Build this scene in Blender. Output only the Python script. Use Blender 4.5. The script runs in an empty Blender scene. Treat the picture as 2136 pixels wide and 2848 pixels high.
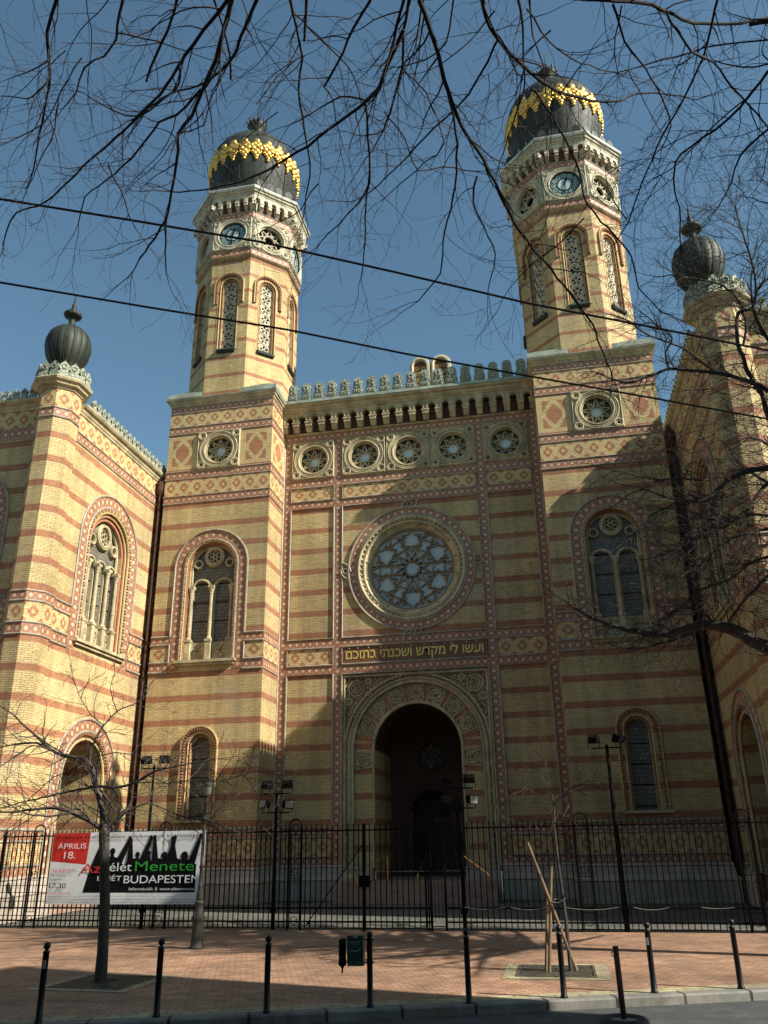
import bpy, bmesh, math, random
from mathutils import Vector, Matrix
from mathutils.geometry import tessellate_polygon
PI = math.pi
scene = bpy.context.scene
# ------------------------------------------------------------------ camera
F_PX, IW, IH = 2280.0, 2136.0, 2848.0
CP = Vector((5.79, -34.80, 2.397)); YAW, PIT, ROL = -0.189, 0.3791, -0.0171
FW = Vector((math.sin(YAW)*math.cos(PIT), math.cos(YAW)*math.cos(PIT), math.sin(PIT)))
_R = Vector((math.cos(YAW), -math.sin(YAW), 0)); _U = _R.cross(FW)
RT = _R*math.cos(ROL) + _U*math.sin(ROL); UP = -_R*math.sin(ROL) + _U*math.cos(ROL)
cd = bpy.data.cameras.new('camera'); cam = bpy.data.objects.new('camera', cd)
scene.collection.objects.link(cam)
cam.matrix_world = Matrix(((RT.x, UP.x, -FW.x, CP.x), (RT.y, UP.y, -FW.y, CP.y), (RT.z, UP.z, -FW.z, CP.z), (0, 0, 0, 1)))
cd.sensor_fit = 'VERTICAL'; cd.sensor_height = 36; cd.lens = F_PX/IH*36
cd.clip_start = .1; cd.clip_end = 900
scene.camera = cam
def unproj(u, v, depth):
    return CP + (FW + RT*((u-IW/2)/F_PX) - UP*((v-IH/2)/F_PX))*depth
# ------------------------------------------------------------------ light
SUN_AZ, SUN_EL = math.radians(75.5), math.radians(35.4)       # azimuth measured from the facade's normal towards the right
sv = Vector((math.sin(SUN_AZ)*math.cos(SUN_EL), -math.cos(SUN_AZ)*math.cos(SUN_EL), math.sin(SUN_EL)))
world = bpy.data.worlds.new('World'); scene.world = world; world.use_nodes = True
wn = world.node_tree; bg = wn.nodes['Background']
sky = wn.nodes.new('ShaderNodeTexSky'); sky.sky_type = 'NISHITA'; sky.sun_disc = False
sky.sun_elevation = SUN_EL; sky.sun_rotation = math.atan2(sv.x, sv.y)
sky.air_density = 1.0; sky.dust_density = .6; sky.ozone_density = .7
wb = wn.nodes.new('ShaderNodeMix'); wb.data_type = 'RGBA'; wb.blend_type = 'MULTIPLY'; wb.inputs[0].default_value = 1   # camera white balance
wb.inputs[7].default_value = (.83, 1.02, .96, 1)
wn.links.new(sky.outputs[0], wb.inputs[6]); wn.links.new(wb.outputs[2], bg.inputs[0]); bg.inputs[1].default_value = .077
sl = bpy.data.lights.new('sun', 'SUN'); sl.energy = 5.0; sl.angle = math.radians(.5); sl.color = (1, .94, .83)
so = bpy.data.objects.new('sun', sl); scene.collection.objects.link(so)
so.rotation_euler = (-sv).to_track_quat('-Z', 'Y').to_euler(); so.location = (60, -20, 60)
vs = scene.view_settings; vs.view_transform = 'Standard'; vs.look = 'None'; vs.exposure = .88; vs.gamma = 1
random.seed(7)
# ------------------------------------------------------------------ helpers
class MB:
    def __init__(s): s.v = []; s.f = []; s.m = []; s.uv = []; s.mats = []
    def mi(s, m):
        if m not in s.mats: s.mats.append(m)
        return s.mats.index(m)
    def poly(s, pts, m, uv=None):
        i = len(s.v); s.v += [tuple(p) for p in pts]; s.f.append(tuple(range(i, i+len(pts)))); s.m.append(s.mi(m))
        s.uv.append(uv or [(0, 0)]*len(pts))
    def mesh(s, vs, fs, m):
        i = len(s.v); s.v += [tuple(p) for p in vs]; k = s.mi(m)
        for f in fs: s.f.append(tuple(i+j for j in f)); s.m.append(k); s.uv.append([(0, 0)]*len(f))
    def box(s, x0, x1, y0, y1, z0, z1, m):
        s.hexa([(x0,y0,z0),(x1,y0,z0),(x1,y1,z0),(x0,y1,z0),(x0,y0,z1),(x1,y0,z1),(x1,y1,z1),(x0,y1,z1)], m)
    def hexa(s, c, m):
        s.mesh(c, [(0,3,2,1),(4,5,6,7),(0,1,5,4),(1,2,6,5),(2,3,7,6),(3,0,4,7)], m)
    def tube(s, pts, r, m, n=6, cap=True, closed=False):
        P = [Vector(p) for p in pts]; k = len(P)
        R = r if isinstance(r, (list, tuple)) else [r]*k
        vs = []; fs = []; ref = None
        for i in range(k):
            a = P[(i-1) % k] if (i > 0 or closed) else P[0]; b = P[(i+1) % k] if (i < k-1 or closed) else P[-1]
            t = (b-a)
            t = t.normalized() if t.length > 1e-9 else Vector((0, 0, 1))
            if ref is None: ref = t.orthogonal().normalized()
            ref = ref - t*ref.dot(t)
            ref = ref.normalized() if ref.length > 1e-6 else t.orthogonal().normalized()
            bn = t.cross(ref)
            for j in range(n):
                q = 2*PI*j/n; vs.append(P[i] + (ref*math.cos(q) + bn*math.sin(q))*R[i])
        for i in range(k if closed else k-1):
            i2 = (i+1) % k
            for j in range(n):
                j2 = (j+1) % n; fs.append((i*n+j, i*n+j2, i2*n+j2, i2*n+j))
        if cap and not closed: fs.append(tuple(range(n-1, -1, -1))); fs.append(tuple((k-1)*n+j for j in range(n)))
        s.mesh(vs, fs, m)
    def lathe(s, c, prof, m, n=24, rf=None, a0=0.0):
        vs = []; fs = []
        for (r, z) in prof:
            for j in range(n):
                q = a0+2*PI*j/n; k = r*(rf(j) if rf else 1); vs.append((c[0]+k*math.cos(q), c[1]+k*math.sin(q), c[2]+z))
        for i in range(len(prof)-1):
            for j in range(n):
                j2 = (j+1) % n; fs.append((i*n+j, i*n+j2, (i+1)*n+j2, (i+1)*n+j))
        fs.append(tuple(range(n-1, -1, -1))); fs.append(tuple((len(prof)-1)*n+j for j in range(n)))
        s.mesh(vs, fs, m)
    def build(s, name, parent=None, smooth=False, loc=None):
        me = bpy.data.meshes.new(name); me.from_pydata(s.v, [], s.f)
        for m in s.mats: me.materials.append(m)
        me.polygons.foreach_set('material_index', s.m)
        u = me.uv_layers.new(name='UVMap'); flat = [c for f in s.uv for p in f for c in p]
        u.data.foreach_set('uv', flat)
        if smooth: me.polygons.foreach_set('use_smooth', [True]*len(s.f))
        me.update()
        o = bpy.data.objects.new(name, me); scene.collection.objects.link(o)
        if loc: o.location = loc
        WM[o.name] = Matrix()
        if parent is not None:
            o.parent = parent
            if WORLD_PARTS: o.matrix_parent_inverse = WM[parent.name].inverted()
        return o
WM = {}; WORLD_PARTS = True
def tag(o, label=None, cat=None, group=None, kind=None):
    for k, x in (('label', label), ('category', cat), ('group', group), ('kind', kind)):
        if x: o[k] = x
    return o
def empty(name, loc, rz=0):
    o = bpy.data.objects.new(name, None); scene.collection.objects.link(o); o.location = loc; o.rotation_euler[2] = rz
    o.empty_display_size = .2
    WM[o.name] = Matrix.Translation(loc) @ Matrix.Rotation(rz, 4, 'Z'); return o
def copy_tree(o, parent=None):
    c = o.copy(); scene.collection.objects.link(c)
    if parent: c.parent = parent
    for ch in list(o.children): copy_tree(ch, c)
    return c
class Fr:
    """wall frame: a to the right seen from outside, b = height, c = outwards"""
    def __init__(s, o, n): s.o = Vector(o); s.n = Vector(n).normalized(); s.x = Vector((0, 0, 1)).cross(s.n)
    def __call__(s, a, b, c=0): return s.o + s.x*a + Vector((0, 0, b)) + s.n*c
    def sub(s, a): return Fr(s.o + s.x*a, s.n)
def wall(mb, fr, outl, holes, m, c=0):
    loops = [outl]+holes; pts = [p for l in loops for p in l]
    tri = tessellate_polygon([[Vector((p[0], p[1], 0)) for p in l] for l in loops])
    vs = [fr(p[0], p[1], c) for p in pts]; fs = []
    for t in tri:
        a, b, d = (Vector(pts[i]) for i in t)
        if (b.x-a.x)*(d.y-a.y)-(b.y-a.y)*(d.x-a.x) < 0: t = (t[0], t[2], t[1])
        fs.append(tuple(t))
    mb.mesh(vs, fs, m)
def reveal(mb, fr, outl, c0, c1, m, closed=True):
    n = len(outl)
    for i in range(n if closed else n-1):
        p, q = outl[i], outl[(i+1) % n]
        mb.poly([fr(p[0], p[1], c0), fr(q[0], q[1], c0), fr(q[0], q[1], c1), fr(p[0], p[1], c1)], m)
def rect(a0, a1, b0, b1): return [(a0, b0), (a1, b0), (a1, b1), (a0, b1)]
def arch(ac, r, zb, zs, n=20):
    return [(ac-r, zb)] + [(ac-r*math.cos(PI*i/n), zs+r*math.sin(PI*i/n)) for i in range(n+1)] + [(ac+r, zb)]
def circ(ac, zc, r, n=32, a0=0): return [(ac+r*math.cos(a0+2*PI*i/n), zc+r*math.sin(a0+2*PI*i/n)) for i in range(n)]
def plate(mb, fr, outl, holes, m, c0, c1, inner=True):
    """solid plate between depth c0 (back) and c1 (front)"""
    wall(mb, fr, outl, holes, m, c1); reveal(mb, fr, outl, c1, c0, m)
    if inner:
        for h in holes: reveal(mb, fr, h, c1, c0, m)
def strip(mb, fr, inn, out, m, c, period=.31, closed=False, back=None):
    """band between two polylines with star/lozenge UVs; side walls down to back"""
    L = [0]
    k = len(inn)
    mid = [((inn[i][0]+out[i][0])/2, (inn[i][1]+out[i][1])/2) for i in range(k)]
    idx = list(range(k)) + ([0] if closed else [])
    for i in range(1, len(idx)):
        a, b = mid[idx[i-1]], mid[idx[i]]; L.append(L[-1]+math.hypot(b[0]-a[0], b[1]-a[1]))
    tot = L[-1]; nt = max(1, round(tot/period)); sc = nt/tot
    for i in range(len(idx)-1):
        p, q, r_, t = out[idx[i]], out[idx[i+1]], inn[idx[i+1]], inn[idx[i]]
        u0, u1 = L[i]*sc, L[i+1]*sc
        mb.poly([fr(p[0], p[1], c), fr(t[0], t[1], c), fr(r_[0], r_[1], c), fr(q[0], q[1], c)][::-1], m, [(u0, 1), (u0, 0), (u1, 0), (u1, 1)][::-1])
        if back is not None:
            mb.poly([fr(p[0], p[1], c), fr(q[0], q[1], c), fr(q[0], q[1], back), fr(p[0], p[1], back)], m)
            mb.poly([fr(t[0], t[1], back), fr(r_[0], r_[1], back), fr(r_[0], r_[1], c), fr(t[0], t[1], c)], m)
def bandrect(mb, fr, a0, a1, b0, b1, m, c, vert=False, period=.31):
    if vert: strip(mb, fr, [(a1, b0), (a1, b1)], [(a0, b0), (a0, b1)], m, c, period)
    else: strip(mb, fr, [(a0, b0), (a1, b0)], [(a0, b1), (a1, b1)], m, c, period)
def line(mb, fr, pts, r, m, c, n=6, closed=False): mb.tube([fr(p[0], p[1], c) for p in pts], r, m, n, closed=closed)
def bar(mb, fr, p, q, w, c0, c1, m):
    d = Vector((q[0]-p[0], q[1]-p[1]));
    if d.length < 1e-6: return
    d.normalize(); nx, ny = -d.y*w/2, d.x*w/2
    o = [(p[0]-nx, p[1]-ny), (q[0]-nx, q[1]-ny), (q[0]+nx, q[1]+ny), (p[0]+nx, p[1]+ny)]
    mb.hexa([fr(a, b, c0) for a, b in o]+[fr(a, b, c1) for a, b in o], m)
def fbox(mb, fr, a0, a1, b0, b1, c0, c1, m):
    mb.hexa([fr(a0, b0, c1), fr(a1, b0, c1), fr(a1, b0, c0), fr(a0, b0, c0), fr(a0, b1, c1), fr(a1, b1, c1), fr(a1, b1, c0), fr(a0, b1, c0)], m)
def offset_path(path, d, closed):
    n = len(path); out = []
    for i in range(n):
        p = Vector(path[i])
        dirs = []
        if i > 0 or closed: dirs.append((p-Vector(path[(i-1) % n])).normalized())
        if i < n-1 or closed: dirs.append((Vector(path[(i+1) % n])-p).normalized())
        ns = [Vector((q.y, -q.x)) for q in dirs]
        if len(ns) == 2:
            b = ns[0]+ns[1]; b = b/(1+ns[0].dot(ns[1])); out.append(p+b*d)
        else: out.append(p+ns[0]*d)
    return out
def sweep(mb, path, prof, m, closed=False, capends=True):
    """profile (offset outward, z) swept along plan path; outward is to the right of travel"""
    rings = [[(q.x, q.y, z) for q in offset_path(path, d, closed)] for d, z in prof]
    n = len(path)
    for k in range(len(prof)-1):
        for i in range(n if closed else n-1):
            j = (i+1) % n
            mb.poly([rings[k][i], rings[k][j], rings[k+1][j], rings[k+1][i]], m)
    if capends and not closed:
        mb.poly([r[0] for r in rings][::-1], m); mb.poly([r[-1] for r in rings], m)
def band(mb, path, z0, z1, m, off=.012, closed=False, period=.31):
    P = offset_path(path, off, closed); n = len(P); k = 0.0
    for i in range(n if closed else n-1):
        a, b = P[i], P[(i+1) % n]; L = (b-a).length; nt = max(1, round(L/period)); f = nt
        mb.poly([(a.x, a.y, z0), (b.x, b.y, z0), (b.x, b.y, z1), (a.x, a.y, z1)], m, [(0, 0), (f, 0), (f, 1), (0, 1)])
ROPE = lambda z, s=.05: [(0, z-s), (s*.8, z-s*.55), (s*1.1, z), (s*.8, z+s*.55), (0, z+s)]
def octa(cx, cy, a):
    R = a/math.cos(PI/8); return [(cx+R*math.cos(-PI/2-PI/8+k*PI/4), cy+R*math.sin(-PI/2-PI/8+k*PI/4)) for k in range(8)]
def octfr(cx, cy, a, k):       # k = 0 front, 1 front right, 2 right, -1 front left ...
    q = -PI/2+k*PI/4; return Fr((cx+a*math.cos(q), cy+a*math.sin(q), 0), (math.cos(q), math.sin(q), 0))
_dg = None
def text2d(body, size, width=None, bold=0.0):
    cu = bpy.data.curves.new('t', 'FONT'); cu.body = body; cu.size = size; cu.align_x = 'LEFT'; cu.resolution_u = 6; cu.offset = bold
    o = bpy.data.objects.new('t', cu); scene.collection.objects.link(o)
    bpy.context.view_layer.update()
    dg = bpy.context.evaluated_depsgraph_get(); me = o.evaluated_get(dg).to_mesh()
    vs = [(v.co.x, v.co.y) for v in me.vertices]; fs = [tuple(p.vertices) for p in me.polygons]
    o.evaluated_get(dg).to_mesh_clear(); bpy.data.objects.remove(o); bpy.data.curves.remove(cu)
    if vs:
        x0 = min(v[0] for v in vs); x1 = max(v[0] for v in vs); k = (width/(x1-x0)) if width else 1
        vs = [((v[0]-x0)*k, v[1]) for v in vs]
    return vs, fs
def put_text(mb, fr, a, b, c, body, size, m, width=None, slant=0):
    vs, fs = text2d(body, size, width); mb.mesh([fr(a+x+slant*y, b+y, c) for x, y in vs], fs, m)
# ------------------------------------------------------------------ materials
class NT:
    def __init__(s, name):
        s.mat = bpy.data.materials.new(name); s.mat.use_nodes = True; s.t = s.mat.node_tree; s.b = s.t.nodes['Principled BSDF']
    def n(s, ty, **kw):
        x = s.t.nodes.new(ty)
        for k, v in kw.items(): setattr(x, k, v)
        return x
    def L(s, a, b): s.t.links.new(a, b)
    def inp(s, sock, v):
        if hasattr(v, 'is_linked') or hasattr(v, 'links'): s.L(v, sock)
        else: sock.default_value = v
    def m(s, op, a, b=0.0, c=0.0):
        x = s.n('ShaderNodeMath', operation=op)
        for i, v in enumerate((a, b, c)): s.inp(x.inputs[i], v)
        return x.outputs[0]
    def mix(s, f, a, b, bt='MIX'):
        x = s.n('ShaderNodeMix', data_type='RGBA', blend_type=bt)
        s.inp(x.inputs[0], f)
        for k, v in ((6, a), (7, b)):
            if isinstance(v, tuple): x.inputs[k].default_value = (*v, 1)
            else: s.L(v, x.inputs[k])
        return x.outputs[2]
    def noise(s, vec, scale, detail=4):
        x = s.n('ShaderNodeTexNoise'); x.inputs['Scale'].default_value = scale; x.inputs['Detail'].default_value = detail
        if vec is not None: s.L(vec, x.inputs['Vector'])
        return x.outputs['Fac']
    def ramp(s, f, lo, hi, a=0., b=1.):
        x = s.n('ShaderNodeMapRange'); s.inp(x.inputs[0], f)
        for i, v in enumerate((lo, hi, a, b)): x.inputs[i+1].default_value = v
        return x.outputs[0]
    def pos(s): return s.n('ShaderNodeNewGeometry').outputs['Position']
    def weather(s, col, amt=.25, scale=.6, vec=None):
        p = vec or s.pos()
        f = s.m('MULTIPLY', s.ramp(s.noise(p, scale, 6), .3, .7, 1-amt, 1+amt*.4), s.ramp(s.noise(p, 9, 3), .3, .7, 1-amt*.5, 1+amt*.3))
        mp = s.n('ShaderNodeMapping'); mp.inputs['Scale'].default_value = (2.6, 2.6, .16); s.L(p, mp.inputs[0])      # rain streaks
        f = s.m('MULTIPLY', f, s.ramp(s.noise(mp.outputs[0], 1.0, 5), .35, .62, 1-amt*.7, 1.03))
        g = s.n('ShaderNodeCombineColor')
        for i in range(3): s.L(f, g.inputs[i])
        return s.mix(1.0, col, g.outputs[0], 'MULTIPLY')
    def out(s, col, rough=.8, metal=0., bump=None, bd=.01):
        if isinstance(col, tuple): s.b.inputs['Base Color'].default_value = (*col, 1)
        else: s.L(col, s.b.inputs['Base Color'])
        s.b.inputs['Roughness'].default_value = rough; s.b.inputs['Metallic'].default_value = metal
        if bump is not None:
            x = s.n('ShaderNodeBump'); x.inputs['Strength'].default_value = .6; x.inputs['Distance'].default_value = bd
            s.L(bump, x.inputs['Height']); s.L(x.outputs[0], s.b.inputs['Normal'])
        return s.mat
def simple(name, col, rough=.75, metal=0., amt=.2, scale=1.2, bump=0, spec=.5):
    t = NT(name); c = t.n('ShaderNodeRGB'); c.outputs[0].default_value = (*col, 1)
    w = t.weather(c.outputs[0], amt, scale)
    t.b.inputs['Specular IOR Level'].default_value = spec
    return t.out(w, rough, metal, t.noise(t.pos(), bump, 5) if bump else None, .012)
YEL = (.65, .50, .235); YEL2 = (.54, .405, .18); RED = (.43, .19, .092); RED2 = (.35, .145, .068)
def brickuv(t):
    g = t.n('ShaderNodeNewGeometry'); p = t.n('ShaderNodeSeparateXYZ'); q = t.n('ShaderNodeSeparateXYZ')
    t.L(g.outputs['Position'], p.inputs[0]); t.L(g.outputs['True Normal'], q.inputs[0])
    u = t.m('SUBTRACT', t.m('MULTIPLY', p.outputs[1], q.outputs[0]), t.m('MULTIPLY', p.outputs[0], q.outputs[1]))
    c = t.n('ShaderNodeCombineXYZ'); t.L(u, c.inputs[0]); t.L(p.outputs[2], c.inputs[1])
    return c.outputs[0], p.outputs[2], g.outputs['Position']
def bricktex(t, vec, c1, c2, mortar, w=.26, h=.0815, ms=.010):
    b = t.n('ShaderNodeTexBrick'); t.L(vec, b.inputs['Vector'])
    for k, v in (('Color1', c1), ('Color2', c2), ('Mortar', mortar)): b.inputs[k].default_value = (*v, 1)
    for k, v in (('Scale', 1.0), ('Mortar Size', ms), ('Mortar Smooth', .3), ('Bias', 0.), ('Brick Width', w), ('Row Height', h)): b.inputs[k].default_value = v
    return b
def mat_brick():
    t = NT('striped_brick'); vec, z, pos = brickuv(t)
    by = bricktex(t, vec, YEL, YEL2, (.27, .19, .085)); br = bricktex(t, vec, RED, RED2, (.25, .12, .06))
    def fr(expr, lim): return t.m('LESS_THAN', t.m('FRACT', expr), lim)
    lo = t.m('MULTIPLY', fr(t.m('MULTIPLY', t.m('SUBTRACT', 9.58, z), 1/1.06), .255), t.m('LESS_THAN', z, 9.6))
    mi = t.m('MULTIPLY', fr(t.m('MULTIPLY', t.m('SUBTRACT', z, 11.265), 1/1.057), .26), t.m('MULTIPLY', t.m('GREATER_THAN', z, 11.2), t.m('LESS_THAN', z, 19.2)))
    hi = t.m('MULTIPLY', fr(t.m('MULTIPLY', t.m('SUBTRACT', z, 24.91), 1/1.04), .205), t.m('GREATER_THAN', z, 23.75))
    tp = t.m('GREATER_THAN', z, 32.25)
    mask = t.m('MINIMUM', t.m('ADD', t.m('ADD', lo, mi), t.m('ADD', hi, tp)), 1.0)
    col = t.mix(mask, by.outputs['Color'], br.outputs['Color'])
    patch = t.ramp(t.noise(pos, .55, 5), .56, .68, 0, .42)           # greyed and renewed brickwork
    col = t.mix(t.m('MULTIPLY', patch, t.m('SUBTRACT', 1.0, t.m('MULTIPLY', mask, .6))), col, (.40, .335, .235))
    sp = t.n('ShaderNodeTexWhiteNoise', noise_dimensions='2D'); sn = t.n('ShaderNodeVectorMath', operation='SNAP'); t.L(vec, sn.inputs[0]); sn.inputs[1].default_value = (.26, .0815, 1); t.L(sn.outputs[0], sp.inputs['Vector'])
    col = t.mix(t.ramp(sp.outputs['Value'], .86, 1.0, 0, .38), col, (.30, .20, .09))
    return t.out(t.weather(col, .28, .35), .82, 0, by.outputs['Fac'])
def plainbrick(name, c1, c2, mo, w=.26, h=.0815):
    t = NT(name); vec, z, pos = brickuv(t); b = bricktex(t, vec, c1, c2, mo, w, h)
    return t.out(t.weather(b.outputs['Color'], .2, .5), .82)
def uvs(t):
    u = t.n('ShaderNodeUVMap', uv_map='UVMap'); s = t.n('ShaderNodeSeparateXYZ'); t.L(u.outputs[0], s.inputs[0])
    return s.outputs[0], s.outputs[1]
def mat_star(name='star_tile', bgc=(.31, .135, .072), stc=(.56, .41, .26)):
    t = NT(name); u, v = uvs(t)
    x = t.m('ABSOLUTE', t.m('SUBTRACT', t.m('FRACT', u), .5)); y = t.m('ABSOLUTE', t.m('SUBTRACT', v, .5))
    sq = t.m('LESS_THAN', t.m('MAXIMUM', x, y), .17); di = t.m('LESS_THAN', t.m('ADD', x, y), .25)
    star = t.m('MAXIMUM', sq, di)
    edge = t.m('GREATER_THAN', y, .43)
    lad = t.m('MULTIPLY', t.m('GREATER_THAN', x, .445), t.m('GREATER_THAN', y, .16))
    lad2 = t.m('MULTIPLY', t.m('MULTIPLY', t.m('GREATER_THAN', x, .34), t.m('LESS_THAN', x, .39)), t.m('GREATER_THAN', y, .28))
    c = t.mix(t.m('MAXIMUM', lad, lad2), bgc, (.44, .27, .17)); c = t.mix(t.m('MULTIPLY', edge, .45), c, (.20, .10, .06)); c = t.mix(star, c, stc)
    return t.out(t.weather(c, .15, 1.5), .6)
def mat_lozenge(name, big=False):
    t = NT(name); u, v = uvs(t); vec, z, pos = brickuv(t)
    by = bricktex(t, vec, YEL, YEL2, (.27, .19, .085)); br = bricktex(t, vec, RED, RED2, (.25, .12, .06))
    nx, nz = (18., 20.) if big else (10., 10.)
    q = lambda e, n: t.m('SUBTRACT', t.m('DIVIDE', t.m('ADD', t.m('FLOOR', t.m('MULTIPLY', e, n)), .5), n), .5)
    x = t.m('ABSOLUTE', q(t.m('FRACT', u), nx)); y = t.m('ABSOLUTE', q(v, nz))
    if big:
        d = t.m('ADD', x, t.m('MULTIPLY', y, 1.0))
        c1 = t.m('MULTIPLY', t.m('LESS_THAN', d, .27), t.m('GREATER_THAN', d, .05))
        c2 = t.m('MULTIPLY', t.m('GREATER_THAN', d, .42), t.m('MULTIPLY', t.m('LESS_THAN', x, .36), t.m('LESS_THAN', y, .35)))
        c3 = t.m('GREATER_THAN', y, .44)
        mask = t.m('MINIMUM', t.m('ADD', c1, t.m('ADD', c2, c3)), 1.)
    else:
        d = t.m('ADD', x, y)
        c1 = t.m('MULTIPLY', t.m('LESS_THAN', d, .36), t.m('GREATER_THAN', d, .11))
        e = t.m('ADD', t.m('SUBTRACT', .5, x), t.m('SUBTRACT', .5, y))
        mask = t.m('MINIMUM', t.m('ADD', c1, t.m('LESS_THAN', e, .27)), 1.)
    c = t.mix(mask, by.outputs['Color'], br.outputs['Color'])
    return t.out(t.weather(c, .15, .8), .8)
def mat_carved(name, base, dark, scale=9.):
    t = NT(name); p = t.pos(); vo = t.n('ShaderNodeTexVoronoi', feature='DISTANCE_TO_EDGE'); vo.inputs['Scale'].default_value = scale; t.L(p, vo.inputs['Vector'])
    f = t.ramp(vo.outputs['Distance'], .03, .16); c = t.mix(f, dark, base)
    return t.out(t.weather(c, .2, 1.5), .85, 0, f, .03)
def mat_glass_lead(name, c1, c2, scale):
    t = NT(name); vec, z, pos = brickuv(t)
    b = bricktex(t, vec, c1, c2, (.015, .015, .015), .16, .16, .012)
    n = t.noise(pos, 14, 3); c = t.mix(t.ramp(n, .35, .65, 0, .5), b.outputs['Color'], c2)
    t.b.inputs['Specular IOR Level'].default_value = .25
    return t.out(c, .45)
def mat_paving(name, c1, c2, mo, w, h, rot, ms=.008, offs=None, rough=.85):
    t = NT(name); p = t.pos(); mp = t.n('ShaderNodeMapping'); mp.inputs['Rotation'].default_value = (0, 0, rot); t.L(p, mp.inputs[0])
    b = bricktex(t, mp.outputs[0], c1, c2, mo, w, h, ms)
    return t.out(t.weather(t.mix(t.ramp(t.noise(p, .8, 6), .5, .72, 0, .5), b.outputs['Color'], (.17, .12, .085)), .4, .55), rough, 0, b.outputs['Fac'], .004)
M = {}
M['brick'] = mat_brick(); M['star'] = mat_star(); M['loz'] = mat_lozenge('lozenge_brick'); M['bigloz'] = mat_lozenge('large_lozenge_brick', True)
M['redbrick'] = plainbrick('red_brick', RED, RED2, (.25, .12, .06)); M['yelbrick'] = plainbrick('yellow_brick', YEL, YEL2, (.27, .19, .085))
M['darkred'] = simple('dark_red_plaster', (.12, .04, .02))
M['whiteglass'] = simple('opal_glass', (.58, .62, .60), .3, 0, .05, 3); M['stone'] = simple('sandstone', (.50, .415, .245), .85, 0, .35, 1.6, 12); M['palestone'] = simple('pale_stone', (.55, .50, .36), .8, 0, .3, 1.6, 14)
M['rope'] = simple('glazed_moulding', (.36, .32, .24), .5, 0, .3, 3)
M['carved'] = mat_carved('carved_stone', (.45, .33, .16), (.10, .065, .028), 8.); M['relief'] = mat_carved('relief_stone', (.37, .385, .295), (.18, .20, .145), 7.)
M['plinth'] = simple('granite', (.40, .34, .27), .7, 0, .25, 2.2); M['steps'] = simple('red_granite', (.33, .22, .17), .6, 0, .25, 2)
M['patina'] = simple('green_copper', (.37, .40, .31), .6, 0, .35, 2.2); M['lead'] = simple('dark_sheet_metal', (.030, .036, .025), .6, 0, .4, 1.1, 0, .35)
M['cap'] = simple('weathered_zinc', (.55, .56, .50), .4, .5, .2, 2)
M['gold'] = simple('gold_leaf', (.86, .52, .12), .42, .8, .15, 6, 6); M['gilt'] = simple('gilt_letters', (.80, .56, .13), .4, .3, .1, 6)
M['glass'] = mat_glass_lead('leaded_glass', (.22, .205, .165), (.13, .12, .095), 6); M['paleglass'] = simple('milky_glass', (.42, .49, .48), .3, 0, .12, 4); M['tracery'] = simple('brown_sandstone', (.30, .22, .125), .85, 0, .3, 3)
M['darkglass'] = simple('dark_glass', (.03, .035, .04), .15); M['brown'] = simple('brown_panel', (.17, .075, .03), .5); M['vault'] = simple('shaded_porch_vault', (.10, .045, .025)); M['dark'] = simple('dark_interior', (.03, .022, .015), .9)  # vault tone made dark to hold the shade inside porch and doorways
M['dial'] = simple('clock_dial', (.06, .13, .13), .4); M['dialring'] = simple('dial_numeral_disc', (.24, .34, .33), .4); M['dialpale'] = simple('dial_centre', (.50, .58, .56), .4)
M['iron'] = simple('black_iron', (.006, .005, .0045), .7, 0, .3, 5, 0, .06); M['rust'] = simple('rusty_iron', (.10, .05, .034), .8, 0, .4, 6, 0, .2)
M['bollard'] = simple('bollard_paint', (.010, .008, .009), .4, 0, .2, 4, 0, .3); M['lampgrey'] = simple('grey_cast_iron', (.05, .048, .04), .65, 0, .3, 5, 0, .25)
M['brass'] = simple('brass', (.75, .55, .22), .3, 1., .1, 3); M['wood'] = simple('door_wood', (.07, .035, .018), .6); M['stake'] = simple('bare_timber', (.18, .12, .058), .7, 0, .3, 5)
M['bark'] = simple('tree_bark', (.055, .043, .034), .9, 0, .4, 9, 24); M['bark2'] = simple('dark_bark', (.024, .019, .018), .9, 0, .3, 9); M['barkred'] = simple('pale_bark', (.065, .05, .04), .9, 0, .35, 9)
M['rubber'] = simple('tyre_rubber', (.018, .018, .018), .75); M['cement'] = simple('cement', (.25, .24, .21), .9)
M['grate'] = simple('cast_grate', (.10, .085, .06), .7, .2, .3, 6); M['soil'] = simple('soil', (.04, .028, .018), .95)
M['cable'] = simple('cable_sheath', (.004, .004, .005), .8, 0, .1, 3, 0, .05); M['bin'] = simple('green_bin_paint', (.01, .055, .04), .35, 0, .15, 4)
M['white'] = simple('white_print', (.74, .75, .73), .5, 0, .08, 2); M['pgrey'] = simple('grey_print', (.30, .30, .31), .5); M['pred'] = simple('red_print', (.62, .025, .015), .5); M['pblack'] = simple('black_print', (.008, .008, .009), .8, 0, .1, 2, 0, .05)
M['pgreen'] = simple('green_print', (.02, .30, .03), .5); M['lampglass'] = simple('lamp_glass', (.16, .16, .14), .2)
M['render'] = simple('grey_render', (.35, .32, .27), .9)
M['pave'] = mat_paving('brick_paving', (.43, .245, .145), (.345, .185, .105), (.17, .105, .07), .24, .12, math.radians(-20), .009)
M['cream'] = mat_paving('cream_paving', (.42, .37, .21), (.35, .30, .17), (.17, .15, .09), .42, .30, math.radians(-20), .014)
M['setts'] = mat_paving('granite_setts', (.19, .195, .165), (.13, .135, .115), (.06, .06, .045), .16, .12, 0, .018)
M['kerb'] = mat_paving('kerb_granite', (.22, .21, .18), (.18, .175, .155), (.03, .028, .025), 1.15, 4., math.radians(-20), .03)
M['asphalt'] = simple('asphalt', (.06, .062, .062), .9, 0, .3, 3, 60)
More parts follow.
